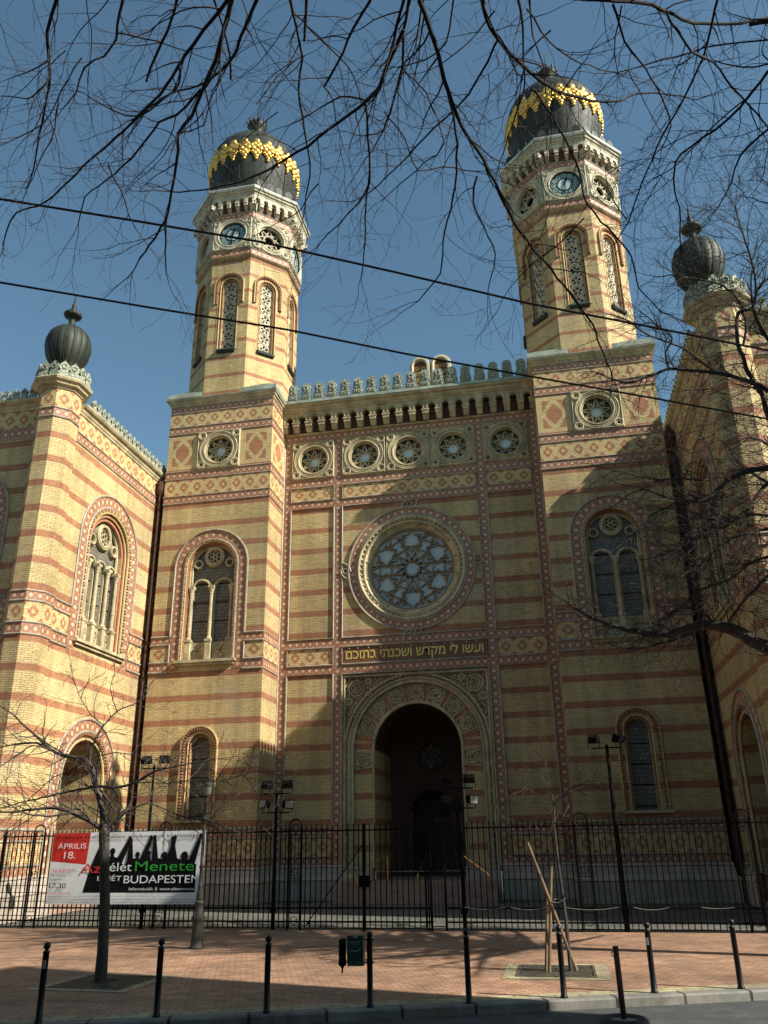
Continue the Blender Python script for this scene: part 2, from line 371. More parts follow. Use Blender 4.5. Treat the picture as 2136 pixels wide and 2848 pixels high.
# ------------------------------------------------------------------ synagogue
syn = tag(empty('synagogue', (0, 3, 0)), 'large twin towered synagogue of yellow brick with red stripes and dark onion domes', 'synagogue')
HB, WT, DB, XW = 6.5, 5.48, 2.14, 12.5            # half bay, tower width, bay recess, wing wall
ZB0, ZB1 = 9.58, 11.22
SPLIT = {'star_band', 'lozenge_band', 'moulding', 'plinth', 'cornice', 'cresting', 'palmette_crest', 'side_doorway', 'window'}
def split_mb(mb, gap=.03):
    """the connected pieces of a builder, as builders of their own"""
    par = list(range(len(mb.f)))
    def find(i):
        while par[i] != i: par[i] = par[par[i]]; i = par[i]
        return i
    at = {}
    for i, f in enumerate(mb.f):
        for j in f:
            k = tuple(round(c, 3) for c in mb.v[j])
            if k in at: par[find(i)] = find(at[k])
            else: at[k] = i
    isl = {}
    for i in range(len(mb.f)): isl.setdefault(find(i), []).append(i)
    isl = list(isl.values()); bx = []
    for fs in isl:
        P = [mb.v[j] for i in fs for j in mb.f[i]]; bx.append([(min(p[k] for p in P)-gap/2, max(p[k] for p in P)+gap/2) for k in range(3)])
    n = len(isl); par = list(range(n))
    for a in range(n):
        for c in range(a+1, n):
            if all(bx[a][k][0] <= bx[c][k][1] and bx[c][k][0] <= bx[a][k][1] for k in range(3)): par[find(a)] = find(c)
    grp = {}
    for a in range(n): grp.setdefault(find(a), []).extend(isl[a])
    out = []
    for fs in grp.values():
        b = MB(); b.mats = mb.mats; mp = {}
        for i in sorted(fs):
            f = []
            for j in mb.f[i]:
                if j not in mp: mp[j] = len(b.v); b.v.append(mb.v[j])
                f.append(mp[j])
            b.f.append(tuple(f)); b.m.append(mb.m[i]); b.uv.append(mb.uv[i])
        out.append(b)
    return out
def part(name, fn, parent=None, smooth=False, label=None):
    mb = MB(); fn(mb)
    if name in SPLIT:
        bs = split_mb(mb)
        if 1 < len(bs) <= 40:
            os_ = [b.build(name, parent or syn, smooth) for b in bs]; return os_[0]
    o = mb.build(name, parent or syn, smooth)
    if label: o['label'] = label
    return o
def rope_rect(mb, fr, a0, a1, b0, b1, c=.03, r=.045): line(mb, fr, rect(a0, a1, b0, b1), r, M['rope'], c, 6, True)

def big_window(fr, zs, zb, ho, hi, hw, lights, parent=None, zleg=ZB0, zsill=None):
    """arched traceried window; ho/hi outer and inner radius of the star band, hw half width of the opening"""
    mb = MB()
    A1 = arch(0, hi, zb-.12, zs, 28)
    # archivolt: stepped brick reveal
    r1, r2 = hi-(hi-hw)*.35, hi-(hi-hw)*.7
    for (ra, rb, ca, cb, m) in ((hi, r1, 0.0, .02, M['yelbrick']), (r1, r2, -.08, -.08, M['yelbrick']), (r2, hw, -.15, -.15, M['redbrick'])):
        strip(mb, fr, arch(0, rb, zb-.12, zs, 28), arch(0, ra, zb-.12, zs, 28), m, ca if ca == cb else cb)
    reveal(mb, fr, arch(0, r1, zb-.12, zs, 28), .02, -.08, M['yelbrick'], False); reveal(mb, fr, arch(0, r2, zb-.12, zs, 28), -.08, -.15, M['brick'], False)
    reveal(mb, fr, arch(0, hw, zb-.12, zs, 28), -.15, -.75, M['brick'], False)
    n = int((PI*r1+2*(zs-zb))/.14)                                # dentil row round the arch
    pts = arch(0, (hi+r1)/2, zb, zs, 60)
    L = [0]
    for i in range(1, len(pts)): L.append(L[-1]+math.dist(pts[i], pts[i-1]))
    for k in range(n):
        s_ = (k+.5)/n*L[-1]; i = max(j for j in range(len(L)) if L[j] <= s_); i = min(i, len(pts)-2)
        t = (s_-L[i])/(L[i+1]-L[i]); x = pts[i][0]+(pts[i+1][0]-pts[i][0])*t; y = pts[i][1]+(pts[i+1][1]-pts[i][1])*t
        d = Vector((pts[i+1][0]-pts[i][0], pts[i+1][1]-pts[i][1])).normalized(); h = (hi-r1)*.36
        bar(mb, fr, (x-d.y*h, y+d.x*h), (x+d.y*h, y-d.x*h), .075, .0, .075, M['redbrick' if k % 2 else 'yelbrick'])
    line(mb, fr, arch(0, r1-.02, zb-.12, zs, 28), .05, M['yelbrick'], .0); line(mb, fr, arch(0, r2+.01, zb-.12, zs, 28), .045, M['redbrick'], -.1)
    w = mb.build('arched_window', parent or syn)
    part('star_arch', lambda b: (strip(b, fr, arch(0, hi, zleg+.04, zs, 28), arch(0, ho, zleg+.04, zs, 28), M['star'], .018, .36),
                                 line(b, fr, arch(0, ho, ZB1, zs, 28), .05, M['rope'], .03), line(b, fr, arch(0, hi, zb-.1, zs, 28), .05, M['rope'], .03)), w)
    # stone tracery
    mb = MB(); st = M['stone']; pitch = 2*hw/lights*.98; lw = pitch*.375; cs = [(i-(lights-1)/2)*pitch for i in range(lights)]
    zl = zs-(1.05 if lights == 2 else .85); zped = zb+.98; ro = hw*.40; zc = zs+hw-ro*1.12-.06
    holes = [arch(c, lw, zped, zl, 14) for c in cs]
    for i, h in enumerate(holes): pass
    oc = circ(0, zc, ro*.78, 28); sm = [circ(sx*hw*.70, zc-ro*.75, hw*.12, 16) for sx in (-1, 1)]
    plate(mb, fr, circ(0, zc, ro*1.12, 28), [oc], st, -.48, -.34)
    for sx in (-1, 1): plate(mb, fr, circ(sx*hw*.70, zc-ro*.75, hw*.215, 18), [circ(sx*hw*.70, zc-ro*.75, hw*.12, 16)], st, -.48, -.34)
    for i, c in enumerate(cs):
        e = min(.15, pitch/2-lw-.002); plate(mb, fr, arch(c, lw+e, zb+.0, zl, 16)[:], [], st, -.48, -.47) if False else None
        strip(mb, fr, arch(c, lw, zb, zl, 16), arch(c, lw+e, zb, zl, 16), st, -.34, back=-.48)
    line(mb, fr, arch(0, hw-.04, zb, zs, 28), .06, st, -.36)
    for c in cs: line(mb, fr, arch(c, lw+.05, zl-.05, zl, 14), .055, st, -.32)
    line(mb, fr, circ(0, zc, ro*.88, 28), .07, st, -.32, 6, True); line(mb, fr, circ(0, zc, ro*1.05, 28), .04, st, -.32, 6, True)
    for sx in (-1, 1): line(mb, fr, circ(sx*hw*.70, zc-ro*.75, hw*.17, 18), .045, st, -.32, 6, True)
    for k in range(6):
        q = PI/6+k*PI/3; line(mb, fr, circ(ro*.45*math.cos(q), zc+ro*.45*math.sin(q), ro*.21, 12), .03, st, -.40, 5, True)
    line(mb, fr, circ(0, zc, ro*.2, 12), .03, st, -.40, 5, True)
    for c in cs:
        fbox(mb, fr, c-lw*.95, c+lw*.95, zb+.12, zped-.1, -.35, -.32, st)
        for k in range(6): q = k*PI/3; bar(mb, fr, (c, zb+.5), (c+lw*.7*math.cos(q), zb+.5+lw*.7*math.sin(q)), .05, -.33, -.30, M['carved'])
        line(mb, fr, circ(c, zb+.5, lw*.75, 16), .03, st, -.31, 5, True)
    mb.build('tracery', w)
    for x in [c-pitch/2 for c in cs]+[cs[-1]+pitch/2]:
        mb = MB(); x = max(-hw+.12, min(hw-.12, x)); o = fr(x, 0, -.22)
        mb.lathe(o, [(.085, zped+.12), (.085, zped+.7), (.1, zped+.72), (.1, zped+.76), (.08, zped+.78), (.078, zl-.28), (.1, zl-.26), (.085, zl-.22), (.15, zl-.02), (.16, zl+.04)], st, 10)
        mb.lathe(o, [(.14, zped), (.14, zped+.05), (.1, zped+.12)], st, 10)
        fbox(mb, fr, x-.13, x+.13, zb, zped, -.36, -.10, st); fbox(mb, fr, x-.16, x+.16, zped-.1, zped, -.36, -.07, st)
        fbox(mb, fr, x-.15, x+.15, zl+.02, zl+.12, -.36, -.08, st)
        mb.build('column', w)
    part('glass', lambda b: (wall(b, fr, arch(0, hw, zb, zs, 24), [], M['glass'], -.47), [fbox(b, fr, -hw, hw, zz, zz+.035, -.47, -.44, M['iron']) for zz in [zped+.9*i for i in range(1, 4)]]), w)
    zz = zsill or zb
    part('sill', lambda b: (fbox(b, fr, -hi-.15, hi+.15, zz-.14, zz-.02, -.6, .22, M['stone']), fbox(b, fr, -hi-.05, hi+.05, zz-.26, zz-.14, -.02, .13, M['stone'])), w)
    return w

def slim_window(fr, zs, zb, ho, hw, hood_bottom, name, lattice, parent=None):
    mb = MB(); r1 = ho-.13; rm = (r1+hw)/2
    strip(mb, fr, arch(0, rm, zb, zs, 20), arch(0, r1-.04, zb, zs, 20), M['brick'], .012)
    strip(mb, fr, arch(0, hw, zb, zs, 20), arch(0, rm, zb, zs, 20), M['brick'], -.1)
    reveal(mb, fr, arch(0, rm, zb, zs, 20), .012, -.1, M['brick'], False); reveal(mb, fr, arch(0, hw, zb, zs, 20), -.1, -.36, M['brick'], False)
    line(mb, fr, arch(0, rm-.02, zb, zs, 20), .04, M['yelbrick'], 0.); line(mb, fr, arch(0, hw+.05, zb, zs, 20), .035, M['redbrick'], -.08)
    for s_ in (1,):
        zz = hood_bottom
        strip(mb, fr, arch(0, ho-.045, zz, zs, 24), arch(0, ho, zz, zs, 24), M['yelbrick'], .13, back=0)
        pts = arch(0, ho-.1, zz+.04, zs, 60); L = [0]
        for i in range(1, len(pts)): L.append(L[-1]+math.dist(pts[i], pts[i-1]))
        n = int(L[-1]/.125)
        for k in range(n):
            q = (k+.5)/n*L[-1]; i = min(max(j for j in range(len(L)) if L[j] <= q), len(pts)-2); t = (q-L[i])/(L[i+1]-L[i])
            x = pts[i][0]+(pts[i+1][0]-pts[i][0])*t; y = pts[i][1]+(pts[i+1][1]-pts[i][1])*t
            d = Vector((pts[i+1][0]-pts[i][0], pts[i+1][1]-pts[i][1])).normalized()
            bar(mb, fr, (x-d.y*.07, y+d.x*.07), (x+d.y*.06, y-d.x*.06), .065, 0., .12, M['redbrick'])
    w = mb.build(name, parent or syn)
    if lattice:
        mb = MB(); n = round((zs+hw-zb)/(2*hw*.86)); p = (zs+hw-zb)/n; holes = []
        rr = min(hw*.86, p*.48)
        hl = []
        for k in range(n):
            zc = zb+p*(k+.5)
            hl += [circ(rr*.52*math.cos(PI/2+2*PI*j/5), zc+rr*.52*math.sin(PI/2+2*PI*j/5), rr*.255, 8) for j in range(5)]
        for k in range(n-1):
            zc = zb+p*(k+1); hl += [[(s_*hw*.93, zc-.09), (s_*hw*.60, zc), (s_*hw*.93, zc+.09)][::s_] for s_ in (1, -1)]
        plate(mb, fr, arch(0, hw, zb, zs, 20), hl, M['palestone'], -.26, -.2)
        for k in range(n): line(mb, fr, circ(0, zb+p*(k+.5), rr*.93, 18), .03, M['palestone'], -.19, 5, True); line(mb, fr, circ(0, zb+p*(k+.5), rr*.16, 8), .025, M['palestone'], -.19, 5, True)
        mb.build('stone_lattice', w)
        part('glass', lambda b: wall(b, fr, arch(0, hw, zb, zs, 20), [], M['darkglass'], -.355), w)
        part('sill', lambda b: b.tube([fr(-hw-.12, zb-.06, .02), fr(hw+.12, zb-.06, .02)], .14, M['lead'], 10), w)
    else:
        part('glass', lambda b: (wall(b, fr, arch(0, hw, zb, zs, 20), [], M['glass'], -.34), [fbox(b, fr, -hw, hw, zb+.15+.78*i, zb+.19+.78*i, -.34, -.31, M['iron']) for i in range(4)]), w)
        part('sill', lambda b: (fbox(b, fr, -ho-.1, ho+.1, zb-.1, zb, -.5, .16, M['stone']),), w)
    return w

def star_bars(mb, fr, zc, R, r, n, w, c0, c1, m, a0=PI/2):
    P = [((R if i % 2 == 0 else r)*math.cos(a0+PI*i/n), zc+(R if i % 2 == 0 else r)*math.sin(a0+PI*i/n)) for i in range(2*n)]
    for i in range(2*n): bar(mb, fr, P[i], P[(i+1) % (2*n)], w, c0, c1, m)
def roundel(fr, zc, hx, hz, rad, name='round_window', stone='stone', parent=None, glass='whiteglass', inner=None, nst=9):
    """square stone panel with a star traceried round opening"""
    st = M[stone]; mb = MB()
    plate(mb, fr, rect(-hx, hx, zc-hz, zc+hz), [circ(0, zc, rad, 36)], st, -.02, .05, False)
    reveal(mb, fr, circ(0, zc, rad, 36), .05, -.3, st)
    for r_, q in ((rad+.05, .05), (rad+.16, .035), (rad+.25, .05)): line(mb, fr, circ(0, zc, r_, 36), q, st, .06, 6, True)
    line(mb, fr, circ(0, zc, rad-.03, 36), .04, st, -.06, 6, True)
    for (a, b) in ((-1, -1), (1, -1), (1, 1), (-1, 1)):
        cx, cz = a*(hx-.24), zc+b*(hz-.24)
        line(mb, fr, circ(cx, cz, .185, 16), .05, st, .07, 6, True); line(mb, fr, circ(cx, cz, .10, 12), .035, st, .06, 5, True)
        wall(mb, fr, circ(cx, cz, .075, 10), [], M['dark'], .052)
        for da in (-.5, .5):
            q = math.atan2(b, a)+da; line(mb, fr, [(cx-a*.16, cz-b*.02), ((rad+.3)*math.cos(q), zc+(rad+.3)*math.sin(q))], .025, st, .055, 4)
    line(mb, fr, rect(-hx+.05, hx-.05, zc-hz+.05, zc+hz-.05), .05, st, .055, 4, True)
    w = mb.build(name, parent or syn)
    mb = MB(); ri = rad*.42
    if inner is None:
        star_bars(mb, fr, zc, rad*.99, ri, nst, .06, -.27, -.16, st); star_bars(mb, fr, zc, ri*1.02, ri*.86, nst, .05, -.27, -.17, st)
        for i in range(nst):
            q = PI/2+PI*(2*i+1)/nst; bar(mb, fr, (ri*math.cos(q), zc+ri*math.sin(q)), (rad*.72*math.cos(q-.22), zc+rad*.72*math.sin(q-.22)), .045, -.27, -.19, st)
    else:
        for k in range(8):
            q1 = PI/2+k*PI/4; q2 = q1+3*PI/4; bar(mb, fr, (rad*math.cos(q1), zc+rad*math.sin(q1)), (rad*math.cos(q2), zc+rad*math.sin(q2)), .055, -.3, -.18, st)
    mb.build('star_tracery', w)
    if glass: part('glass', lambda b: (wall(b, fr, circ(0, zc, rad, 36), [circ(0, zc, ri*.9, 20)], M['glass'], -.28), wall(b, fr, circ(0, zc, ri*.9, 20), [], M[glass], -.28)), w)
    return w

# ---- towers -------------------------------------------------------
def tower(sx):
    xc = sx*(HB+WT/2); x0, x1 = xc-WT/2, xc+WT/2; fr = Fr((xc, 0, 0), (0, -1, 0)); h = WT/2
    mb = MB(); BR = M['brick']
    holes = [arch(0, 1.32, 9.95, 14.55, 28), arch(0, .62, 3.2, 6.28, 20), circ(0, 20.67, .8, 32)]
    wall(mb, fr, rect(-h, h, 1.1, 23.4), holes, BR)
    for n_, o_ in (((1, 0, 0), (x1, DB*1.0+.6, 0)), ((-1, 0, 0), (x0, 2.74, 0))):
        f2 = Fr((o_[0], 2.74, 0), n_); wall(mb, f2, rect(-2.74, 2.74, 1.1, 23.4), [], BR)
    wall(mb, Fr((xc, 5.48, 0), (0, 1, 0)), rect(-h, h, 1.1, 23.4), [], BR)
    wall(mb, fr, rect(-h, h, 1.1, 23.3), [], M['dark'], -1.2)
    t = mb.build('tower_base', syn)
    path = [(x0, 5.4), (x0, 0), (x1, 0), (x1, 5.4)] if sx > 0 else [(x0, 5.4), (x0, 0), (x1, 0), (x1, DB-.01)]
    if sx > 0: path = [(x0, DB-.01), (x0, 0), (x1, 0), (x1, 5.4)]
    def bands(b):
        for z0, z1 in ((22.98, 23.30), (21.74, 22.10), (19.24, 19.60), (17.92, 18.26)): band(b, path, z0, z1, M['star'])
        for z0, z1 in ((10.87, ZB1), (ZB0, 9.99), (2.52, 2.86), (1.36, 1.70)):
            if z0 < 3: band(b, path, z0, z1, M['star']); continue
            for (a, c) in ((-h, -1.81), (1.81, h)): bandrect(b, fr, a, c, z0, z1, M['star'], .012)
            s2 = [(x1, 0), (x1, DB)] if sx < 0 else [(x1, 0), (x1, 5.4)]; band(b, s2, z0, z1, M['star'])
            s2 = [(x0, DB), (x0, 0)] if sx > 0 else [(x0, 5.4), (x0, 0)]; band(b, s2, z0, z1, M['star'])
    part('star_band', bands, t)
    def diam(b):
        for z0, z1 in ((22.16, 22.92), (18.32, 19.18), (1.74, 2.48)): band(b, path, z0, z1, M['loz'], .008, period=.66)
        for (a, c) in ((-h, -1.86), (1.86, h)): bandrect(b, fr, a, c, 10.05, 10.81, M['loz'], .008, period=.8)
        for s2 in ([(x1, 0), (x1, DB if sx < 0 else 5.4)], [(x0, DB if sx > 0 else 5.4), (x0, 0)]): band(b, s2, 10.05, 10.81, M['loz'], .008, period=.7)
        for (a, c) in ((-h, -1.15), (1.15, h)): bandrect(b, fr, a, c, 19.64, 21.70, M['bigloz'], .008, period=5)
        for s2 in ([(x1, 0), (x1, DB if sx < 0 else 5.4)], [(x0, DB if sx > 0 else 5.4), (x0, 0)]): band(b, s2, 19.64, 21.70, M['bigloz'], .008, period=4)
    part('lozenge_band', diam, t)
    def mould(b):
        for z in (23.32, 22.95, 22.13, 21.72, 19.62, 19.21, 18.29, 17.90, 2.88, 2.50, 1.72): sweep(b, path, ROPE(z, .042), M['rope'])
        for z in (ZB1, 10.84, 10.02, ZB0):
            for (a, c) in ((-h, -1.81), (1.81, h)): line(b, fr, [(a, z), (c, z)], .05, M['rope'], .02)
            for s2 in ([(x1, 0), (x1, DB if sx < 0 else 5.4)], [(x0, DB if sx > 0 else 5.4), (x0, 0)]): sweep(b, s2, ROPE(z, .045), M['rope'])
        for (a, c) in ((-1.81, 0), (1.81, 0)): line(b, fr, [(a, 10.0), (a, 10.86)], .045, M['rope'], .02)
    part('moulding', mould, t)
    P4 = [(x0, 5.48), (x0, 0), (x1, 0), (x1, 5.48)]
    part('cornice', lambda b: (sweep(b, P4[::1], [(0, 23.33), (.04, 23.35), (.06, 23.42), (.12, 23.46), (.15, 23.54), (.21, 23.58), (.22, 23.66), (0, 23.68)], M['stone']),
                               sweep(b, P4, [(.19, 23.665), (.25, 23.67), (.25, 23.70), (-.3, 23.9), (-.3, 23.8)], M['patina']),
                               b.box(x0+.2, x1-.2, .2, 5.2, 23.4, 23.86, M['patina']),
                               [stepcorner(b, xc, i) for i in range(4)]), t)
    big_window(fr, 14.55, 10.08, 1.81, 1.32, 1.12, 2)
    slim_window(fr, 6.28, 3.25, .85, .42, 3.3, 'small_arched_window', False)
    roundel(fr, 20.67, 1.13, 1.04, .72)
    if sx > 0: xc -= .18
    # octagonal shaft
    a_ = 2.68; cy = 2.74; mb = MB(); side = a_*math.tan(PI/8)
    for k in range(8):
        f2 = octfr(xc, cy, a_, k); vis = k in (0, 1, 2, 7, 6)
        wall(mb, f2, rect(-side, side, 23.7, 32.6), [arch(0, .52, 26.5, 30.62, 20)] if vis else [], BR)
    mb.lathe((xc, cy, 0), [(1.9, 23.9), (1.9, 32.5)], M['dark'], 8, None, PI/8)
    s_ = mb.build('tower_shaft', syn)
    for k in (0, 1, 2, 7, 6): slim_window(octfr(xc, cy, a_, k), 30.62, 26.55, .84, .36, 29.45, 'shaft_window', True)
    # drum with clocks
    oc = octa(xc, cy, a_); mb = MB(); a2 = 2.78; s2 = a2*math.tan(PI/8)
    for k in range(8):
        f2 = octfr(xc, cy, a2, k)
        wall(mb, f2, rect(-s2, s2, 32.95, 35.12), [circ(0, 34.0, .80, 32)] if k in (0, 1, 2, 6, 7) else [], M['palestone'])
    mb.lathe((xc, cy, 0), [(2.2, 32.6), (2.2, 36.4)], M['dark'], 8, None, PI/8)
    d = mb.build('clock_drum', syn)
    part('star_band', lambda b: (band(b, octa(xc, cy, a2), 32.56, 32.93, M['star'], .0, True), band(b, octa(xc, cy, a2), 35.14, 35.50, M['star'], .0, True)), d)
    part('moulding', lambda b: (sweep(b, octa(xc, cy, a_), [(0, 32.42), (.10, 32.48), (.16, 32.54), (.10, 32.58), (0, 32.60)], M['stone'], True),
                                [sweep(b, octa(xc, cy, a2), ROPE(z, .04), M['rope'], True) for z in (32.94, 35.12, 35.52)]), d)
    for k in (0, 1, 2, 6, 7):
        f2 = octfr(xc, cy, a2, k)
        if k % 2: roundel(f2, 34.03, s2-.02, 1.03, .78, 'star_oculus', 'palestone', None, None, 8)
        else: clock(f2, 34.03, s2-.02)
    # corbelled gallery
    mb = MB(); ps = M['palestone']; a3 = 3.04
    sweep(mb, octa(xc, cy, 2.76), [(0, 35.52), (0, 36.5)], M['darkred'], True)
    for k in range(8):
        f2 = octfr(xc, cy, a3, k); s3 = a3*math.tan(PI/8); n = 5; p = 2*s3/n
        wall(mb, f2, rect(-s3, s3, 35.98, 36.52), [], ps, 0) if False else None
        hl = [arch(-s3+p*(i+.5), p*.29, 35.99, 36.18, 8) for i in range(n)]
        o_ = [(-s3, 35.985)]
        for h_ in hl: o_ += h_
        o_ += [(s3, 35.985), (s3, 36.54), (-s3, 36.54)]
        wall(mb, f2, o_, [], ps); 
        for h_ in hl: reveal(mb, f2, h_, 0, -.3, ps, False)
        for i in range(n+1):
            x = -s3+p*i
            wdt = p*.2
            mb.hexa([f2(x-wdt*.6, 35.56, -.27), f2(x+wdt*.6, 35.56, -.27), f2(x+wdt*.6, 35.56, -.4), f2(x-wdt*.6, 35.56, -.4),
                     f2(x-wdt, 35.78, -.06), f2(x+wdt, 35.78, -.06), f2(x+wdt, 35.78, -.4), f2(x-wdt, 35.78, -.4)], ps)
            fbox(mb, f2, x-wdt, x+wdt, 35.78, 36.0, -.4, .03, ps); fbox(mb, f2, x-wdt*1.2, x+wdt*1.2, 35.94, 36.01, -.4, .06, ps)
    sweep(mb, octa(xc, cy, a3), [(-.35, 36.53), (.02, 36.53), (.05, 36.62), (.12, 36.66), (.14, 36.76), (-.4, 36.8)], ps, True)
    g = mb.build('corbelled_gallery', syn)
    part('rim', lambda b: sweep(b, octa(xc, cy, a3), [(.10, 36.765), (.22, 36.80), (.26, 36.90), (.22, 36.99), (.1, 37.02), (-.8, 37.1)], M['cap'], True), g)
    # dome
    mb = MB(); prof = [(1.95, 37.0), (2.0, 37.5), (2.22, 38.2), (2.47, 39.0), (2.63, 39.8), (2.70, 40.5), (2.67, 41.1), (2.55, 41.65), (2.29, 42.2), (1.88, 42.70), (1.32, 43.12), (.82, 43.34), (.42, 43.5)]
    rib = lambda j: 1+.008*abs(math.sin(j*PI/6)) if j % 6 else 1.004
    mb.lathe((xc, cy, 0), prof, M['lead'], 144, rib)
    for k in range(24):
        q = 2*PI*k/24; mb.tube([(xc+(r*1.004)*math.cos(q), cy+(r*1.004)*math.sin(q), z) for r, z in prof], .016, M['lead'], 5)
    dm = mb.build('onion_dome', syn, True)
    def garland(b):
        def on(q, z):
            for i in range(len(prof)-1):
                if prof[i][1] <= z <= prof[i+1][1]:
                    t = (z-prof[i][1])/(prof[i+1][1]-prof[i][1]); r = prof[i][0]+(prof[i+1][0]-prof[i][0])*t
                    return Vector((xc+(r+.06)*math.cos(q), cy+(r+.06)*math.sin(q), z))
        for k in range(24):
            q0 = 2*PI*(k+.5)/24
            for (dq, z, s_) in ((0, 42.95, .17), (-.055, 42.72, .17), (.055, 42.72, .17), (0, 42.62, .16), (-.09, 42.45, .17), (.09, 42.45, .17), (0, 42.28, .17), (-.05, 42.12, .13), (.05, 42.12, .13), (0, 41.95, .14), (0, 41.78, .09), (-.125, 42.62, .13), (.125, 42.62, .13), (-.105, 42.2, .09), (.105, 42.2, .09)):
                z = (z-42.4)*1.1+40.42; s_ *= 1.08
                p = on(q0+dq*.85, z); n = Vector((math.cos(q0), math.sin(q0), .05)).normalized(); u_ = n.orthogonal().normalized(); v_ = n.cross(u_)
                N = 10; ring = lambda k, h: [p+n*h+(u_*math.cos(2*PI*j/N)+v_*math.sin(2*PI*j/N))*s_*k for j in range(N)]
                vs = [p+n*.075]+ring(.55, .06)+ring(.92, .02)+ring(1., -.03)
                b.mesh(vs, [(0, 1+j, 1+(j+1) % N) for j in range(N)]+[(1+N*i+j, 1+N*(i+1)+j, 1+N*(i+1)+(j+1) % N, 1+N*i+(j+1) % N) for i in range(2) for j in range(N)], M['gold'])
    part('gold_garland', garland, dm, True)
    def crest(b, cx=xc):
        for k in range(8):
            f2 = octfr(cx, cy, 3.0, k)
            for i in range(4):
                x = -1.2+.6*(i+.5); z0 = 36.98
                plate(b, f2, [(x-.26, z0), (x+.26, z0), (x+.13, z0+.2), (x+.25, z0+.42), (x+.18, z0+.62), (x, z0+.76), (x-.18, z0+.62), (x-.25, z0+.42), (x-.13, z0+.2)], [], M['lead'], -.05, .02)
    part('palmette_crest', crest, dm)
    def fin(b):
        b.lathe((xc, cy, 0), [(.5, 43.35), (.38, 43.55), (.34, 44.0), (.36, 44.5), (.48, 44.75), (.62, 44.95), (.55, 45.05), (.2, 45.1), (.1, 45.3), (.14, 45.4), (.05, 45.6), (.02, 46.7)], M['lead'], 16)
        for k in range(12):
            q = 2*PI*k/12; b.tube([(xc+.55*math.cos(q), cy+.55*math.sin(q), 44.9), (xc+.66*math.cos(q), cy+.66*math.sin(q), 45.12), (xc+.58*math.cos(q), cy+.58*math.sin(q), 45.22)], .05, M['lead'], 5)
    part('finial', fin, dm, True)
def stepcorner(b, xc, i):
    """stepped copper broach filling the corner beside the octagon"""
    sx, sy = ((-1, -1), (1, -1), (1, 1), (-1, 1))[i]; c = 2.74; k = 1.12
    for j in range(3):
        t = 2.95-.3*j; e = k-.1+.40*j; z0 = 23.76+.22*j
        pts = [(t, e), (t, t), (e, t)]
        lo = [(xc+sx*x, 2.74+sy*y, z0) for x, y in pts]; hi = [(p[0], p[1], z0+.22) for p in lo]
        b.mesh(lo+hi, [(0, 1, 2), (3, 4, 5), (0, 1, 4, 3), (1, 2, 5, 4), (2, 0, 3, 5)], M['patina'])
def clock(fr, zc, hx):
    st = M['palestone']; mb = MB()
    plate(mb, fr, rect(-hx, hx, zc-1.03, zc+1.03), [circ(0, zc, .80, 36)], st, -.02, .05, False)
    for r_, q in ((.83, .05), (.95, .035), (1.03, .045)): line(mb, fr, circ(0, zc, r_, 36), q, st, .06, 6, True)
    for (a, b) in ((-1, -1), (1, -1), (1, 1), (-1, 1)):
        cx, cz = a*(hx-.2), zc+b*.84
        line(mb, fr, circ(cx, cz, .15, 16), .042, st, .06, 6, True); line(mb, fr, circ(cx, cz, .07, 12), .03, st, .06, 5, True)
        for da in (-.5, .5):
            q = math.atan2(b, a)+da; line(mb, fr, [(cx-a*.16, cz-b*.02), (1.03*math.cos(q), zc+1.03*math.sin(q))], .025, st, .055, 4)
    line(mb, fr, rect(-hx+.05, hx-.05, zc-.98, zc+.98), .045, st, .055, 4, True)
    w = mb.build('clock', syn)
    def dial(b):
        wall(b, fr, circ(0, zc, .81, 36), [], M['dial'], -.03)
        wall(b, fr, circ(0, zc, .36, 28), [], M['dialpale'], -.02); line(b, fr, circ(0, zc, .78, 36), .03, M['iron'], -.02, 5, True); line(b, fr, circ(0, zc, .38, 28), .015, M['iron'], -.015, 5, True)
        for k in range(12):
            q = PI/2-k*PI/6; x, z = .575*math.cos(q), zc+.575*math.sin(q)
            wall(b, fr, circ(x, z, .135, 14), [], M['dialring'], -.018)
            rom = ('XII', 'I', 'II', 'III', 'IV', 'V', 'VI', 'VII', 'VIII', 'IX', 'X', 'XI')[k]
            put_text(b, fr, x-.065 if len(rom) > 1 else x-.015, z-.055, -.012, rom, .15, M['iron'], .13 if len(rom) > 2 else (.10 if len(rom) > 1 or rom in 'VX' else .03))
    part('dial', dial, w)
    def hand(L, a, wd): return lambda b: (bar(b, fr, (-.12*math.sin(a), zc-.12*math.cos(a)), (L*math.sin(a), zc+L*math.cos(a)), wd, 0.005, .03, M['iron']), wall(b, fr, circ(L*.62*math.sin(a), zc+L*.62*math.cos(a), wd*.95, 10), [], M['iron'], .031))
    part('hour_hand', hand(.40, math.radians(16), .075), w); part('minute_hand', hand(.66, math.radians(184), .05), w)
tower(-1); tower(1)

